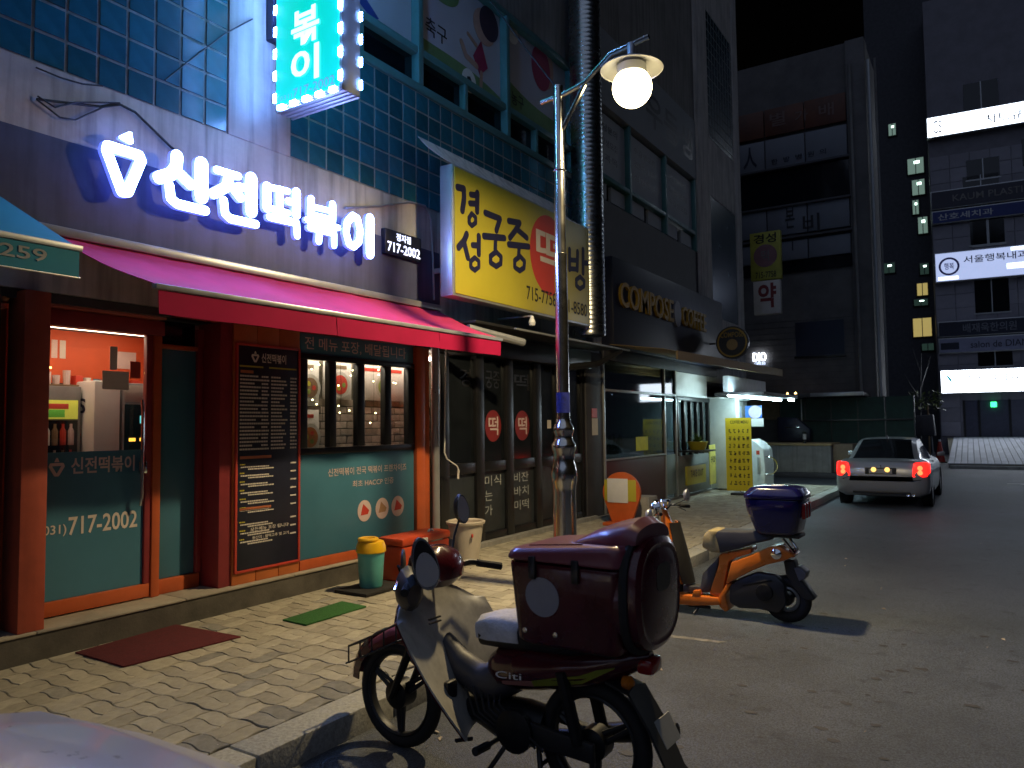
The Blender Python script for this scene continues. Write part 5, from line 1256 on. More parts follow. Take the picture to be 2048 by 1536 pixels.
for s in (-1,1):
    MB().tube([(hx+.05,oy+s*.26,hz-.015),(hx+.10,oy+s*.38,hz-.03)],.017,8).build('grip', m_rubber, OS)
    MB().tube([(hx-.01,oy+s*.22,hz-.0),(hx+.02,oy+s*.27,hz-.03),(hx+.07,oy+s*.36,hz-.07)],.006,6).build('brake_lever', m_chrome, OS)
MB().lathe([(.03,-.03),(.055,0),(.06,.03),(.05,.05)],(hx-.01,oy,hz+.02),seg=18).build('meter', m_chrome, OS)
MB().lathe([(.02,.08),(.075,.03),(.085,-.01),(.08,-.03)],(hx-.09,oy,hz-.02),axis='x',seg=20).build('headlight', m_chrome, OS)
for (px,py,yy,bs) in ((1374,990,oy+.30,.16),(1299,1031,oy-.32,-.16)):
    x,z = FY(px,py,yy)
    st = MB().tube([(hx+.02,oy+bs,hz),(x+.01,yy,z-.03)],.006,6).build('mirror_stem', m_blackp, OS)
    MB().lathe([(.01,-.03),(.05,-.022),(.062,.0),(.060,.006)],(x,yy,z),axis='x',seg=22).build('mirror_back', m_alu, st); MB().lathe([(.056,.0065),(.055,.009)],(x,yy,z),axis='x',seg=22).build('mirror_glass', m_mirror, st)
# blue box
m_bb = M('blue_box', (.006,.006,.055), .18, coat=.5, var=.1)
q = SPn([(1020,375),(1130,285),(1180,265),(1460,245),(1490,262)])
b0x = SP(1020,375)[0]; b1x = FY(1612,1010,PN)[0]; bz0 = SP(1100,668)[1]; bz1 = SP(1100,372)[1]
def rb(x0,x1,hy,r,z): return [(a,oy+b,c) for a,b,c in rrect(x0,x1,hy,r,z)]
bb = MB().loft([rb(b0x+.10,b1x-.10,.17,.05,bz0),rb(b0x+.08,b1x-.07,.185,.06,bz0+.02),rb(b0x+.01,b1x-.03,.21,.07,bz0+.20),rb(b0x,b1x-.02,.215,.07,bz1-.02)]).build('top_box', m_bb, OS, bevel=.006)
MB().loft([rb(b0x-.01,b1x-.01,.222,.07,bz1-.014),rb(b0x-.01,b1x-.01,.222,.08,bz1+.02),rb(b0x+.04,b1x-.05,.19,.08,bz1+.075),rb(b0x+.10,b1x-.10,.14,.08,bz1+.09)]).build('box_lid', m_bb, bb, bevel=.006)
MB().loft([[(b0x+.20,oy-.08,bz1+.088),(b0x+.30,oy-.08,bz1+.091),(b0x+.30,oy+.04,bz1+.091),(b0x+.20,oy+.04,bz1+.09)],[(b0x+.20,oy-.08,bz1+.094),(b0x+.30,oy-.08,bz1+.095),(b0x+.30,oy+.04,bz1+.095),(b0x+.20,oy+.04,bz1+.094)]]).build('lid_sticker', m_white, bb)
for k in range(3): MB().box(b1x-.035,b1x-.004,oy-.14+.1*k,oy-.08+.1*k,bz0+.14,bz1-.05).build('reflector', m_lens, bb, bevel=.01)
MB().box(b0x+.06,b1x-.06,oy-.12,oy+.12,bz0-.03,bz0-.002).build('box_rack', m_blackp, OS, bevel=.006)

# --------------------------------------------------------------- cars
def make_car(name, label, paint, loc, lit, group):
    C = thing(name, label, 'car', loc); C.scale = (.955,.97,.96) if lit else (1,1,1)
    st = [(0.0,.60,.70,.42),(.02,.74,.80,.34),(.06,.83,.92,.27),(.14,.885,.965,.24),(.35,.905,1.0,.22),(.70,.91,1.01,.20),(1.3,.915,.98,.19),(2.4,.915,.96,.19),(3.3,.91,.97,.19),(3.7,.905,.945,.20),(4.2,.89,.89,.21),(4.5,.855,.82,.23),(4.66,.78,.74,.27),(4.74,.66,.64,.33),(4.77,.50,.56,.38)]
    def ring(y,w,h,zb):
        p = [(0,zb),(.80*w,zb),(.97*w,zb+.08),(w,zb+.24),(w,(zb+h)/2+.03),(.985*w,h-.14),(.94*w,h-.05),(.84*w,h-.008),(.5*w,h+.012),(0,h+.018)]
        return [(x,y,z) for x,z in p]+[(-x,y,z) for x,z in p[-2:0:-1]]
    part(MB().loft([ring(*s) for s in st]),'body',paint,C,smooth=50)
    gs = [(.50,.70,.70,1.0),(.72,.735,.66,1.10),(1.05,.76,.61,1.26),(1.42,.775,.575,1.395),(1.9,.785,.57,1.435),(2.4,.785,.565,1.43),(2.75,.78,.56,1.385),(3.1,.765,.60,1.24),(3.5,.74,.67,1.06),(3.66,.72,.70,.98)]
    def gr_(y,wb,wt,zt,o=0.0):
        p = [(wb+o,.93),(wt+(wb-wt)*.35+o,.93+(zt-.93)*.62),(wt+.015+o,zt-.035+o*.5),(wt*.86,zt-.004+o),(wt*.45,zt+.012+o),(0,zt+.016+o)]
        return [(x,y,z) for x,z in p]+[(-x,y,z) for x,z in p[-2::-1]]
    part(MB().loft([gr_(*s) for s in gs],True,True,closed=False),'cabin',paint,C,smooth=40)
    def quad_strip(i0,i1,cols,nm,mat,shr=.0):
        rr = []
        for i in range(i0,i1+1):
            r = gr_(*gs[i],.006); rr.append([r[c] for c in cols])
        return part(MB().loft(rr,False,False,closed=False),nm,mat,C,smooth=40)
    gm = M('car_glass',(.008,.010,.012),.04,spec=.7,var=.1)
    quad_strip(0,3,[3,4,5,6,7],'rear_window',gm); quad_strip(6,9,[3,4,5,6,7],'windscreen',gm)
    quad_strip(1,7,[0,1],'side_window',gm); quad_strip(1,7,[9,10],'side_window',gm)
    e_tail = M('tail_lit',(.25,.005,.005),.3,emit=(1.0,.012,.008),es=3.2 if lit else 0,var=.05) if lit else M('tail_unlit',(.35,.01,.012),.2)
    e_stop = EM('stop_lit',(1.0,.13,.04),3.6) if lit else e_tail
    for s in (-1,1):
        tl_ = part(MB().hexa([(s*x,y,z) for x,y,z in ((.57,.0,.63),(.86,.04,.66),(.918,.32,.74),(.62,.20,.64),(.62,.0,.945),(.83,.06,.975),(.905,.36,.95),(.66,.22,.94))]),'tail_light',e_tail,C,bevel=.025)
        for z in (.745,.84):
            o = part(MB().lathe([(.0,-.012),(.045,-.004),(.05,.02)],(s*.735,.012,z),axis='y',seg=16),'stop_lamp',e_stop,C); o.parent = tl_
        part(MB().hexa([(s*x,y,z) for x,y,z in ((.45,4.60,.60),(.74,4.50,.62),(.80,4.28,.66),(.5,4.45,.62),(.46,4.63,.73),(.74,4.52,.77),(.82,4.25,.84),(.5,4.40,.76))]),'headlight',M('headlamp',(.5,.5,.5),.1),C,bevel=.02)
        part(MB().hexa([(s*x,y,z) for x,y,z in ((.90,2.86,.98),(1.06,2.90,.99),(1.06,2.98,.99),(.90,3.02,.98),(.90,2.86,1.07),(1.05,2.90,1.10),(1.05,2.98,1.09),(.90,3.02,1.06))]),'wing_mirror',paint,C,bevel=.02)
        for y in (.88,3.72):
            w = part(MB().lathe([(.20,-.10),(.30,-.105),(.325,-.08),(.325,.08),(.30,.105),(.20,.10)],(s*.80,y,.325),axis='x',seg=32),'wheel',m_rubber,C)
            o = part(MB().lathe([(.02,.104*s),(.19,.10*s),(.205,.085*s)],(s*.80,y,.325),axis='x',seg=10),'rim',m_alu,C); o.parent = w
            part(MB().lathe([(.36,-.02),(.37,.0),(.36,.02)],(s*.893,y,.325),axis='x',seg=32,cap=False),'wheel_arch',m_blackp,C)
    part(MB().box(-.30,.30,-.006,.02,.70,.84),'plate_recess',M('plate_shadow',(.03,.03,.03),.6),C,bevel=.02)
    pl_ = part(MB().box(-.22,.22,-.014,-.007,.715,.815),'number_plate',M('plate_white',(.45,.42,.36),.5),C,bevel=.004)
    if lit:
        e_pl = EM('plate_lamp',(1.0,.55,.14),2.0)
        for s in (-1,1):
            o = part(MB().lathe([(0,-.012),(.05,-.004),(.05,.01)],(s*.13,-.014,.80),axis='y',seg=14),'plate_lamp',e_pl,C); o.parent = pl_
    part(MB().box(-.012,.012,-.012,.03,.86,.90),'boot_badge',m_chrome,C,bevel=.004)
    part(MB().box(-.55,.55,.0,.06,.30,.345),'bumper_lower',m_blackp,C,bevel=.012)
    for s in (.50,.60): part(MB().lathe([(.03,-.02),(.042,-.025),(.042,.12)],(s,.06,.30),axis='y',seg=16),'exhaust_tip',m_chrome,C)
    part(MB().hexa([(-.02,1.45,1.40),(.02,1.45,1.40),(.012,1.60,1.44),(-.012,1.60,1.44),(-.006,1.40,1.50),(.006,1.40,1.50),(.006,1.5,1.47),(-.006,1.5,1.47)]),'roof_fin',paint,C)
    part(MB().box(-.42,.42,4.68,4.775,.46,.60),'grille',m_blackp,C,bevel=.02)
    return C
m_silver = M('silver_paint', (.29,.30,.315), .32, metal=.35, coat=.6, var=.015, scale=2)
m_pearl = M('pale_car_paint', (.52,.53,.56), .3, metal=.2, coat=.6, var=.04)
cxl, cyl = FZ(1691,1006,rz)
make_car('car', 'silver saloon with lit red tail lights standing by the kerb', m_silver, (cxl+.78,cyl-.70,rz), True, None)
make_car('car', 'pale car bonnet in the near left corner, out of focus', m_pearl, (-1.98,1.52-4.72,rz), False, None)
# ================================================================= MIDDLE BUILDING ACROSS THE SIDE STREET
YB = 28.0
b2 = thing('office_building', 'dark office block with unlit sign bands across the side street', 'building', (-8,34,0))
xr = FY(1742,500,YB)[0]
m_b2 = M('brown_stone', (.105,.098,.098), .75, var=.3, scale=1.2)
m_band = M('pale_band', (.15,.16,.19), .6, var=.1, scale=1)
bx('wall', m_b2, b2, -24,xr, YB+.03,31.5, rz,14.9, 0)
def B2(px,py): return FY(px,py,YB)
def band(nm, pts, mat, d=.06):   # pts: left x from photo, z range, right x
    pass
xe = B2(1704,500)[0]
bx('corner_column', m_b2, b2, xe+.02,xr+.03, YB-.12,YB+.6, rz,14.9, .01)
for z0_,z1_,nm,mt,d in ((12.09,13.1,'sign_band',M('rust_band',(.10,.028,.012),.6,var=.5,scale=.8),.10),(10.85,11.96,'sign_band',m_band,.10),(9.42,10.80,'window_band',m_bglass,.03),(8.36,9.38,'sign_band',m_band,.12),(7.42,8.10,'sign_band',m_band,.12),(6.98,7.40,'window_band',m_bglass,.03)):
    n_ = 8; x0_ = -15.; w = (xe-x0_)/n_
    if nm == 'sign_band':
        for k in range(n_): bx('sign_panel', mt, b2, x0_+k*w+.02,x0_+(k+1)*w-.02, YB-d,YB+.0, z0_,z1_, .01)
    else: bx('window_pane', mt, b2, x0_,xe, YB-d,YB+.02, z0_,z1_, 0)
for z in (10.82,9.4,8.23): bx('ledge', m_dkwall, b2, -15,xe+.05, YB-.2,YB+.02, z-.04,z+.04, .005)
for a,b,c,d in ((-9.6,-7.55,4.35,5.1),(-5.75,-4.15,3.95,5.15),(-7.5,-6.3,4.1,5.1)):
    if a == -7.5: continue
    bx('window_pane', m_dkblue, b2, a,b, YB-.01,YB+.02, c,d, 0); bx('window_frame', m_black, b2, a-.06,b+.06, YB-.02,YB+.025, c-.08,c-.002, .004)
# stone joints of the lower wall
mb = MB()
for k in range(14): mb.box(-11,xe, YB+.022,YB+.0285, 2.5+k*.21,2.508+k*.21)
stuff(mb.build('stone_joints', m_dkwall, b2, smooth=0))
mb = MB()
for ch,(px0,py0,px1,py1) in (('본',(1570,417,1590,455)),('비',(1605,430,1640,462))): 
    x0_,z1_ = FY(px0,py0,YB-.12); x1_,z0_ = FY(px1,py1,YB-.12); label_text('brush_lettering', m_inkb, b2, ch,'Y',x0_,x1_,z0_,z1_,-(YB-.122),.01,.012)
x0_,z1_ = FY(1575,470,YB-.12); x1_,z0_ = FY(1595,500,YB-.12); label_text('brush_lettering', m_inkb, b2, 'ㅜ','Y',x0_,x1_,z0_,z1_,-(YB-.122),.01,.012)
for k in range(5):
    px = 1543+k*24; x0_,z0_ = FY(px,330-k*5,YB-.10); label_text('band_lettering', m_dkblue, b2, '한방병원의'[k],'Y',x0_,x0_+.22,z0_,z0_+.2,-(YB-.102),.01,.01)
x0_,z0_ = FY(1487,340,YB-.1); label_text('band_lettering', m_dkblue, b2, '人','Y',x0_,x0_+.5,z0_,z0_+.8,-(YB-.102),.01,.02)
mb = MB()
for ch,px,py,s in (('별',1540,255,.55),('가',1590,245,.45),('배',1638,235,.5)):
    x0_,z0_ = FY(px,py,YB-.1); label_text('band_lettering', M('dull_pink',(.14,.08,.07),.6), b2, ch,'Y',x0_,x0_+s,z0_,z0_+s*.9,-(YB-.102),.01,.01)
for k,px in enumerate((1708,1738,1748)):
    t = thing('drain_pipe', ('pale drain pipe left of the office block corner','bright pale drain pipe on the office block corner','thin drain pipe right of the office block corner')[k], 'pipe', (0,YB,0))
    xx = FY((1716,1754,1768)[k],600,YB-.2)[0]
    MB().tube([(xx,YB-.2,(2.6,.9,.9)[k]),(xx,YB-.2,14)],(.05,.06,.04)[k],8).build('pipe', (m_wall2,m_alu,m_wall2)[k], t)
# green fence terrace, planter wall, string bulbs
t = thing('terrace_canopy', 'dark flat canopy along the office block ground floor', 'canopy', (-6,27,2.6))
bx('roof', m_dkwall, t, -9.5,xe+.4, 26.3,27.8, 2.42,2.55, .01); bx('edge', m_alu, t, -5.0,xe+.42, 26.27,26.298, 2.44,2.56, .004)
m_grn = M('green_mesh', (.010,.034,.027), .7, var=.4, scale=3)
fe = thing('mesh_fence', 'dark green mesh fence panels under the flat canopy', 'fence', (-4.5,26.9,.8))
for k in range(5): bx('panel', m_grn, fe, -6.1+k*.82,-5.32+k*.82, 26.92,26.94, .85,2.40, 0)
for k in range(6): bx('post', m_black, fe, -6.13+k*.82,-6.10+k*.82, 26.9,26.96, .5,2.41, .004)
bx('rail', m_black, fe, -6.1,-2.05, 26.87,26.90, 1.62,1.68, .004); bx('post', m_alu, fe, -5.42,-5.39, 26.84,26.87, .8,2.4, .003)
e_str = EM('string_bulb', (1.0,.62,.2), 9.)
t = thing('string_bulbs', 'three warm bulbs glowing under the dark flat canopy', 'lights', (-6.5,26.6,2.2))
for p in ((1533,789),(1575,788),(1591,787)):
    x,z = FY(*p,26.6); MB().lathe([(0,-.05),(.04,0),(0,.06)],(x,26.6,z),seg=10).build('bulb', e_str, t)
bx('warm_board', m_wood, t, -7.6,-6.15, 27.6,27.64, 1.7,2.4, 0)
pl = thing('planter_wall', 'long concrete planter wall with pale cap behind the traffic cone', 'wall', (-5.5,25,0))
xa_ = FY(1500,890,25)[0]; xb_ = FY(1661,890,25)[0]; xc_ = FY(1702,890,25)[0]
bx('face', m_conc, pl, xa_,xb_, 25.0,26.6, .02,.86, .015); bx('cap', M('ochre_cap',(.50,.36,.17),.7), pl, xa_,xb_+.03, 24.96,26.6, .862,.93, .012)
bx('face', M('wood_face',(.26,.19,.12),.7,var=.2), pl, xb_+.01,xc_, 25.3,26.6, .02,.90, .01)
bx('plinth', m_dkwall, pl, xa_-.2,xc_, 24.9,26.6, rz,.018, .01)
t = thing('bollard_post', 'white and black post standing on the planter wall', 'post', (-4.9,25.4,.93))
x,z = FY(1609,870,25.3); MB().tube([(x,25.3,.93),(x,25.3,1.3)],.05,10).build('post', m_blackp, t); MB().tube([(x,25.3,1.05),(x,25.3,1.22)],.055,10).build('band', m_white, t)
t = thing('parked_truck', 'dark vehicle parked behind the planter wall', 'vehicle', (-6,26.8,0))
xt, zt_ = FY(1600,860,26.2); MB().loft([[(xt-.75,26.25+y,.95),(xt+.3,26.25+y,.95),(xt+.32,26.25+y,1.35),(xt-.1,26.25+y,1.75),(xt-.75,26.25+y,1.78)] for y in (0,.3)]).build('cab', m_dkblue, t, bevel=.05); bx('bright_trim', m_chrome, t, xt-.5,xt+.0, 26.235,26.245, 1.42,1.45, .002)
# cones
def cone(nm,label,x,y,h,grp):
    t = thing(nm,label,'traffic cone',(x,y,rz),0,grp)
    part(MB().box(-.18*h/.7,.18*h/.7,-.18*h/.7,.18*h/.7,0,.03),'base',m_rubber,t,bevel=.008)
    part(MB().lathe([(.14*h/.7,.03),(.03*h/.7,h)],seg=18),'body',M('cone_red',(.45,.04,.025),.5),t)
    part(MB().lathe([(.092*h/.7,.42*h),(.070*h/.7,.62*h)],seg=18,cap=False),'white_band',m_white,t)
    part(MB().lathe([(.042*h/.7,.92*h),(.034*h/.7,1.01*h)],seg=18),'tip_band',m_white,t)
x,y = FZ(1590,946,rz); cone('traffic_cone','small red traffic cone in front of the concrete planter wall',x,y,.62,'traffic cones')
x,y = FY(1880,903,36.)[0],36.; cone('traffic_cone','red and white traffic cone beside the tiled plaza',x,y,.95,'traffic cones')

# ================================================================= STAIR TOWER AND RIGHT BUILDING
st_ = thing('stair_tower', 'dark stair tower with small lit windows between the two office blocks', 'building', (-4,47,0))
YT = 47.0
bx('wall', M('tower_wall',(.05,.05,.06),.7,var=.3), st_, FY(1745,500,YT)[0],FY(1903,500,YT)[0], YT+.02,YT+6, -1,28, 0)
m_wl = EM('window_green', (.36,.55,.45), .32); m_wb = EM('window_tube', (.75,1.0,.88), 4.); m_wy = EM('window_yellow', (.8,.62,.2), .45); m_wd = M('window_dim',(.01,.012,.014),.3,emit=(.12,.25,.2),es=.12)
for i,(p0,p1,mt,tube) in enumerate((((1777,250),(1792,270),m_wl,1),((1815,320),(1848,345),m_wl,1),((1824,362),(1850,388),m_wl,1),((1825,402),(1838,428),m_wl,1),((1836,436),(1856,466),m_wl,1),((1766,528),(1790,545),m_wd,1),((1840,528),(1858,548),m_wd,1),((1834,568),(1856,590),m_wy,0),((1828,600),(1856,610),m_wd,1),((1826,638),(1864,672),m_wy,0),((1844,688),(1868,700),m_wd,0))):
    x0_,z1_ = FY(*p0,YT); x1_,z0_ = FY(*p1,YT)
    f = bx('window', m_black, st_, x0_-.06,x1_+.06, YT-.06,YT+.019, z0_-.06,z1_+.06, .01)
    w = bx('window_pane', mt, f, x0_,x1_, YT-.075,YT-.061, z0_,z1_, 0)
    bx('mullion', m_black, f, (x0_+x1_)/2-.02,(x0_+x1_)/2+.02, YT-.085,YT-.076, z0_,z1_, 0)
    if tube: bx('lamp', m_wb, f, x0_+(x1_-x0_)*.4,x0_+(x1_-x0_)*.75, YT-.086,YT-.0765, z1_-(z1_-z0_)*.35,z1_-(z1_-z0_)*.18, 0)
TB = R(4); b3 = thing('clinic_building', 'grey clinic block with three glowing sign boards at the right edge', 'building', (0,45,0), TB)
n3 = Vector((math.sin(TB),-math.cos(TB),0)); u3 = Vector((math.cos(TB),math.sin(TB),0))
def P3(px,py): v = onp(px,py,(0,45,0),n3)-Vector((0,45,0)); return v.dot(u3), v.z
def p3(mb,nm,mt,par=b3,**k): o = mb.build(nm,mt,None,**k); o.parent = par; return o
m_b3 = M('clinic_stone', (.20,.19,.22), .7, var=.15, scale=1.5)
p3(MB().box(-2.18,16,.02,12,-.5,24),'wall',m_b3)
# stone cladding slabs, each its own piece
sl = MB().box(-.44,.44,-.02,.012,-.36,.36).build('cladding_slab', M('clinic_slab',(.26,.25,.29),.65,var=.12,scale=2,rnd=.14), None, bevel=.012, bseg=1); slm = sl.data; bpy.data.objects.remove(sl)
for i in range(8):
    for j in range(20):
        x = -1.72+i*.90; z = 1.15+j*.735
        o = bpy.data.objects.new('cladding_slab', slm); col.objects.link(o); o.parent = b3; o.location = (x,0,z)
for p0,p1 in (((1925,355),(2000,412)),((1932,325-3),(2000,352)),((1939,436),(2010,484)),((1944,430),(2010,486)),((1948,562),(2020,622)),((1955,700),(2026,730)),((1926,170),(1998,215))):
    x0_,z1_ = P3(*p0); x1_,z0_ = P3(*p1)
    if z1_-z0_ < .9 and p0[1] != 700 and p0[1] != 170: continue
    w_ = p3(MB().box(x0_,x1_,-.03,.018,z0_,z1_),'window_pane',m_bglass)
    o = p3(MB().box(x0_-.06,x1_+.06,-.055,-.031,z0_-.07,z0_).box((x0_+x1_)/2-.025,(x0_+x1_)/2+.025,-.045,-.0305,z0_+.001,z1_),'window_frame',m_alu,w_)
for x0_ in (1.9,3.9,5.9):
    for z0_ in (4.6,7.2,11.3,14.3): p3(MB().box(x0_,x0_+1.3,-.03,.018,z0_,z0_+1.4),'window_pane',m_bglass)
m_sgk = EM('clinic_panel', (.80,.90,1.0), 2.6)
def sign3(label, x0,x1,z0,z1, mat, d=.35):
    t = thing('clinic_sign', label, 'sign', (0,45,0), TB); 
    p3(MB().box(x0,x1,-d,-.04,z0,z1),'case',m_alu,t,bevel=.02); p3(MB().box(x0+.05,x1-.05,-d-.012,-d-.002,z0+.05,z1-.05),'face',mat,t); return t
def tx3(t, body, x0,x1,z0,z1, mat, d=.363, bold=.01, nm='lettering'):
    p3(txt(MB(),body,'Y',x0,x1,z0,z1,d,.01,bold),nm,mat,t,smooth=0)
t = sign3('topmost glowing white sign board, tilted up to the right edge', -2.25,7.5,16.42,17.54, EM('clinic_panel_top',(.75,.85,1.0),5.))
tx3(t,'CS',-1.95,-1.55,16.62,17.3,m_dkblue); tx3(t,'치트큐S',.35,2.25,16.66,17.16,m_dkblue,bold=.014)
t = sign3('half lit pale clinic sign with a violet emblem', -2.15,7.5,8.75,10.30, M('clinic_panel_dim',(.5,.55,.7),.5,emit=(.42,.50,.78),es=1.0,var=.45,scale=.9))
tx3(t,'서울행복내과',-.85,1.9,9.62,10.0,m_dkblue)
p3(MB().torus((-1.5,-.366,9.55),.42,.05,axis='y',seg=28,ms=6,sq=.2),'emblem',M('violet',(.10,.08,.35),.5),t); p3(txt(MB(),'행복','Y',-1.72,-1.28,9.38,9.74,.363,.01,.01),'emblem',MATS['violet'],t,smooth=0)
p3(MB().box(-2.0,-1.1,-.372,-.364,8.86,9.02),'bright_strip',m_sgk,t); p3(MB().box(1.0,3.4,-.372,-.364,9.15,9.42),'bright_strip',m_sgk,t); p3(MB().box(1.2,3.4,-.372,-.364,10.06,10.22),'bright_strip',m_sgk,t)
t = sign3('lowest and brightest white clinic sign with a cyan bird emblem', -2.12,7.5,2.97,4.20, EM('clinic_panel_low',(.80,.88,1.0),9.))
tx3(t,'심재일의원',-.98,1.25,3.52,3.92,m_inkb,bold=.016)
p3(MB().prism([(-1.88,3.95),(-1.7,3.62),(-1.55,3.5),(-1.62,3.72),(-1.72,3.86),(-1.76,3.98),(-1.8,3.8)],lambda a,b,d:(a,-d,b),.363,.372),'emblem',M('cyan',(.0,.4,.45),.5,emit=(.0,.5,.6),es=.6),t)
t = sign3('unlit blue sign with pale letters under the dark board', -2.18,7.5,11.85,12.55, M('deep_blue',(.015,.03,.16),.5), .2)
tx3(t,'산호세치과',-1.9,.55,12.02,12.36,m_alu,.213)
t = sign3('unlit dark sign board with dim capital letters', -2.2,7.5,12.62,13.6, M('dark_board',(.03,.03,.05),.5), .2); tx3(t,'KAUM PLASTIC',-1.2,2.2,12.95,13.3,m_wall2,.213,.006)
t = sign3('unlit navy clinic sign with large pale letters', -2.12,7.5,5.9,6.72, m_dkblue, .2); tx3(t,'배재욱한의원',-1.0,1.3,6.08,6.54,m_band,.213)
t = sign3('unlit grey salon sign with thin dark letters', -2.12,7.5,5.05,5.85, M('salon_grey',(.22,.23,.33),.5), .2); tx3(t,'salon de DIAN',-.7,1.75,5.28,5.62,m_dkblue,.213,.004); p3(MB().box(-2.02,-1.2,-.222,-.214,5.25,5.6),'dark_tab',m_dkblue,t)
# entrance: doors, green lamp
p3(MB().box(-1.1,.85,-.05,.018,.75,2.6),'entrance_recess',M('entrance_dark',(.05,.055,.09),.5,var=.2))
for x in (-1.1,-.45,.86): p3(MB().box(x-.05,x+.05,-.10,-.052,.75,2.62),'door_frame',m_black)
p3(MB().box(.86,2.6,-.05,.018,.75,2.6),'shutter',M('shutter_blue',(.08,.085,.12),.5))
t = thing('exit_lamp', 'small glowing green exit lamp below the lowest white sign', 'lamp', (0,45,0), TB); x,z = P3(1987,809); p3(MB().box(x-.13,x+.13,-.18,-.06,z-.13,z+.13),'lens',EM('exit_green',(.05,1.0,.30),3.),t,bevel=.03)
t = thing('projecting_sign', 'unlit yellow projecting sign with a pink roundel on the office block edge', 'sign', (-6.5,24,6))
x0_,z1_ = FY(1499,468,24); x1_,z0_ = FY(1563,556,24)
bx('case', M('dull_yellow',(.42,.40,.06),.6), t, x0_,x1_, 24,24.2, z0_,z1_, .02); disc(((x0_+x1_)/2,(z0_+z1_)/2),.36,'Y',-23.998,-23.99).build('disc', M('dull_pink2',(.25,.12,.13),.6), t)
label_text('lettering', m_inkb, t, '경성','Y', x0_+.12,x1_-.12, z1_-.36,z1_-.06, -23.998,.004,.02); label_text('lettering', m_wall2, t, '떡','Y', x0_+.35,x1_-.35,(z0_+z1_)/2-.18,(z0_+z1_)/2+.18, -23.988,.004,.01); label_text('lettering', m_inkb, t, '715-7758','Y', x0_+.15,x1_-.15, z0_+.06,z0_+.26, -23.998,.004,.01)
t = thing('projecting_sign', 'unlit cream pharmacy sign with a dark red character', 'sign', (-6.4,24,5))
x0_,z1_ = FY(1506,564,24); x1_,z0_ = FY(1562,626,24)
bx('case', m_cream, t, x0_,x1_, 24,24.2, z0_,z1_, .02); label_text('lettering', M('dull_crimson',(.22,.03,.03),.6), t, '약','Y', x0_+.15,x1_-.12, z0_+.2,z1_-.08, -23.998,.004,.03)
# plaza ramp of pale tiles
pz = struct(MB().hexa([(-1.65,32.2,-.6),(14,32.2,-.6),(14,45.2,-.6),(-1.65,45.2,-.6),(-1.30,32.2,-.02),(14,32.2,-.02),(14,46,.72),(-1.9,45,.72)]).build('plaza', m_mortar, None))
m_pz = M('plaza_tile', (.52,.53,.58), .6, var=.1, scale=2, rnd=.1); ptl = MB().box(-.098,.098,-.53,.53,-.03,.0).build('plaza_tile', m_pz, None, bevel=.006, bseg=1); pzm = ptl.data; bpy.data.objects.remove(ptl)
sl_ = math.atan2(.74,12.9)
k = 0
for j in range(12):
    y = 32.8+j*1.08
    for i in range(25):
        x = -1.45+.17-.018*(y-32)+i*.212
        o = bpy.data.objects.new('plaza_tile', pzm); col.objects.link(o); o.parent = pz; o.location = (x,y,-.012+.0574*(y-32.2)+.028); o.rotation_euler = (sl_,0,0)
struct(MB().box(-1.3,14,31.6,32.18,-.4,-.04).build('plaza_kerb', m_conc, None, bevel=.02))
t = thing('clothes_bin', 'dark collection bin leaning on legs by the stair tower', 'bin', (-2.9,38,0))
xa_,z1_ = FY(1822,832,38); xb_,z0_ = FY(1868,872,38)
MB().loft([[(xa_,38+y,z1_),(xb_,38+y,z1_+.05),(xb_+.05,38+y,z0_),(xa_+.1,38+y,z0_)] for y in (0,.8)]).build('body', m_dkwall, t, bevel=.05)
mb = MB(); mb.tube([(xa_+.15,38.2,z0_),(xa_+.05,38.1,rz)],.03,6); mb.tube([(xb_-.1,38.2,z0_),(xb_-.05,38.1,rz)],.03,6); mb.build('legs', m_alu, t)
t = thing('bush', 'small bush lit yellow green by the stair tower', 'bush', (-3,42,1.2))
mb = MB(); rb = random.Random(6); x0_,z0_ = FY(1855,800,42)
for k in range(160):
    a = rb.uniform(0,6.28); e = rb.uniform(-.5,1.3); c = Vector((x0_+rb.uniform(-.75,.65),42+rb.uniform(-.4,.4),z0_+rb.uniform(-.5,.4))); d = Vector((math.cos(a)*math.cos(e),math.sin(a)*math.cos(e),math.sin(e)))*.22; s_ = d.cross(Vector((0,0,1)))*.35
    mb.add([c,c+d*.5+s_,c+d,c+d*.5-s_],[(0,1,2,3)])
mb.build('foliage', M('bush_leaf',(.10,.13,.03),.6,rnd=.5,island=True), t, smooth=0)
mb = MB(); mb.tube([(x0_,42,-.1),(x0_,42,z0_-.3)],.05,6); mb.build('stem', m_wood, t)
t = thing('bare_tree', 'thin bare tree in front of the stair tower', 'tree', (-3,43,0))
mb = MB(); xx = FY(1840,860,43)[0]; mb.tube([(xx,43,-.1),(xx+.05,43,2.5),(xx+.2,43,5)],[.07,.05,.02],7); mb.build('trunk', m_dkwall, t)
mb = MB()
for a,b in (((.05,2.0),(.7,3.2)),((.08,2.6),(-.6,4.0)),((.12,3.3),(.6,4.8)),((.15,3.9),(-.2,5.4))): mb.tube([(xx+a[0],43,a[1]),(xx+b[0],43,b[1])],[.03,.008],5)
mb.build('limbs', m_dkwall, t)
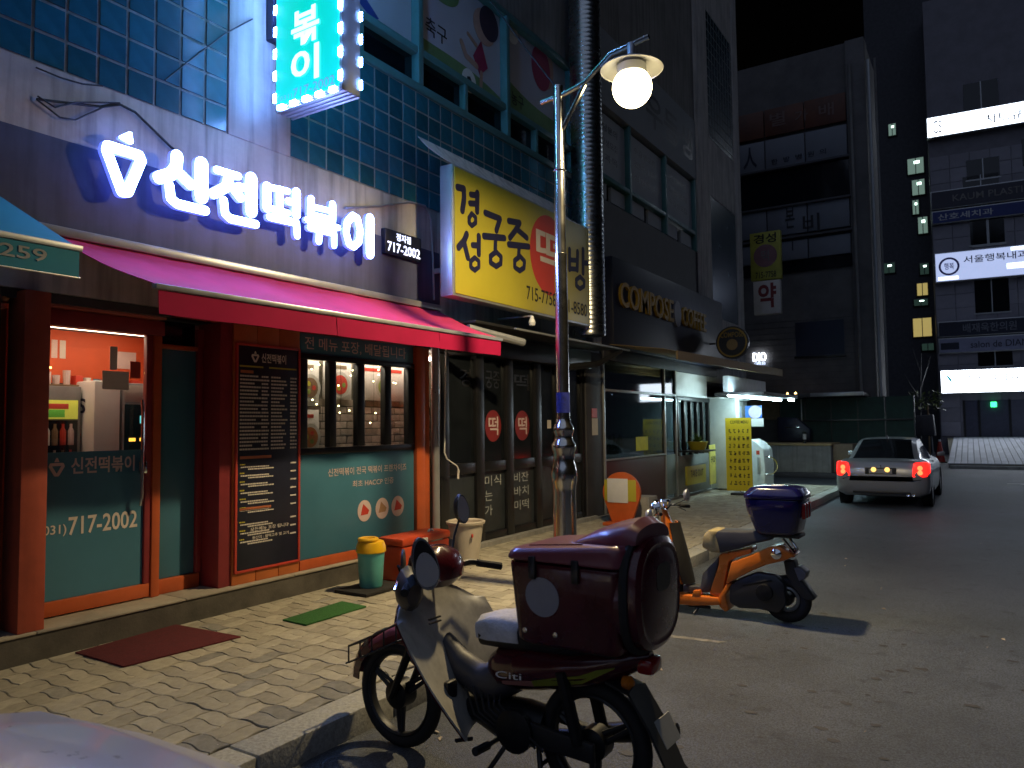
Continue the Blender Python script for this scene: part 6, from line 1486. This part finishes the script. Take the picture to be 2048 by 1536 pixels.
# worn streak of old paint by the orange scooter
a_, b_ = FZ(1285,1266,rz), FZ(1440,1284,rz)
struct(MB().add([(a_[0],a_[1]-.04,rz+.002),(b_[0],b_[1]-.03,rz+.002),(b_[0]+.05,b_[1]+.03,rz+.002),(a_[0],a_[1]+.04,rz+.002)],[(0,1,2,3)]).build('worn_line', M('faint_paint',(.16,.15,.13),.75,var=.5,scale=20), None, smooth=0))
# litter on the road
lt = random.Random(12)
mb = MB()
for k in range(34):
    x, y = lt.uniform(-5.2,-3.15), lt.uniform(1.6,7); s = lt.uniform(.006,.02); a = lt.uniform(0,3.14); c_, s2 = math.cos(a)*s, math.sin(a)*s
    mb.add([(x-c_,y-s2,.004),(x+s2*.5,y-c_*.5,.006),(x+c_,y+s2,.004),(x-s2*.5,y+c_*.5,.005)],[(0,1,2,3)])
t = thing('litter', 'tiny pale scraps and gum spots on the wavy pavers by the kerb', 'litter', (-4,3,0)); stuff(mb.build('scraps', M('pale_scrap',(.5,.47,.40),.8,rnd=.4,island=True), t, smooth=0))
t = thing('litter', 'scraps of pale paper and leaves scattered on the road by the kerb', 'litter', (-2,3,rz))
mb = MB()
for k in range(46):
    if k < 16: x,y = lt.uniform(-2.9,-2.2), lt.uniform(2.2,6)
    else: x,y = lt.uniform(-2.2,3), lt.uniform(2.5,14)
    s = lt.uniform(.008,.03) if k < 44 else .04; a = lt.uniform(0,3.14); z = rz+.004
    c_, s2 = math.cos(a)*s, math.sin(a)*s
    mb.add([(x-c_,y-s2,z),(x+s2*.5,y-c_*.5,z+.004+s*.25),(x+c_,y+s2,z+.003),(x-s2*.5,y+c_*.5,z+.003)],[(0,1,2,3)])
stuff(mb.build('scraps', M('scrap',(.34,.28,.20),.8,rnd=.6,island=True), t, smooth=0))
stains = MB()
for k in range(130):
    x,y = lt.uniform(-1.7,2.4), lt.uniform(2.4,7.5); r_ = lt.uniform(.008,.034); n_ = 9
    stains.add([(x+r_*(.6+.5*lt.random())*math.cos(2*math.pi*i/n_)*1.6, y+r_*(.6+.5*lt.random())*math.sin(2*math.pi*i/n_), rz+.0015+k*.00002) for i in range(n_)],[tuple(range(n_))])
stuff(stains.build('road_stains', M('oil_stain',(.055,.052,.05),.75,var=.3), None, smooth=0))
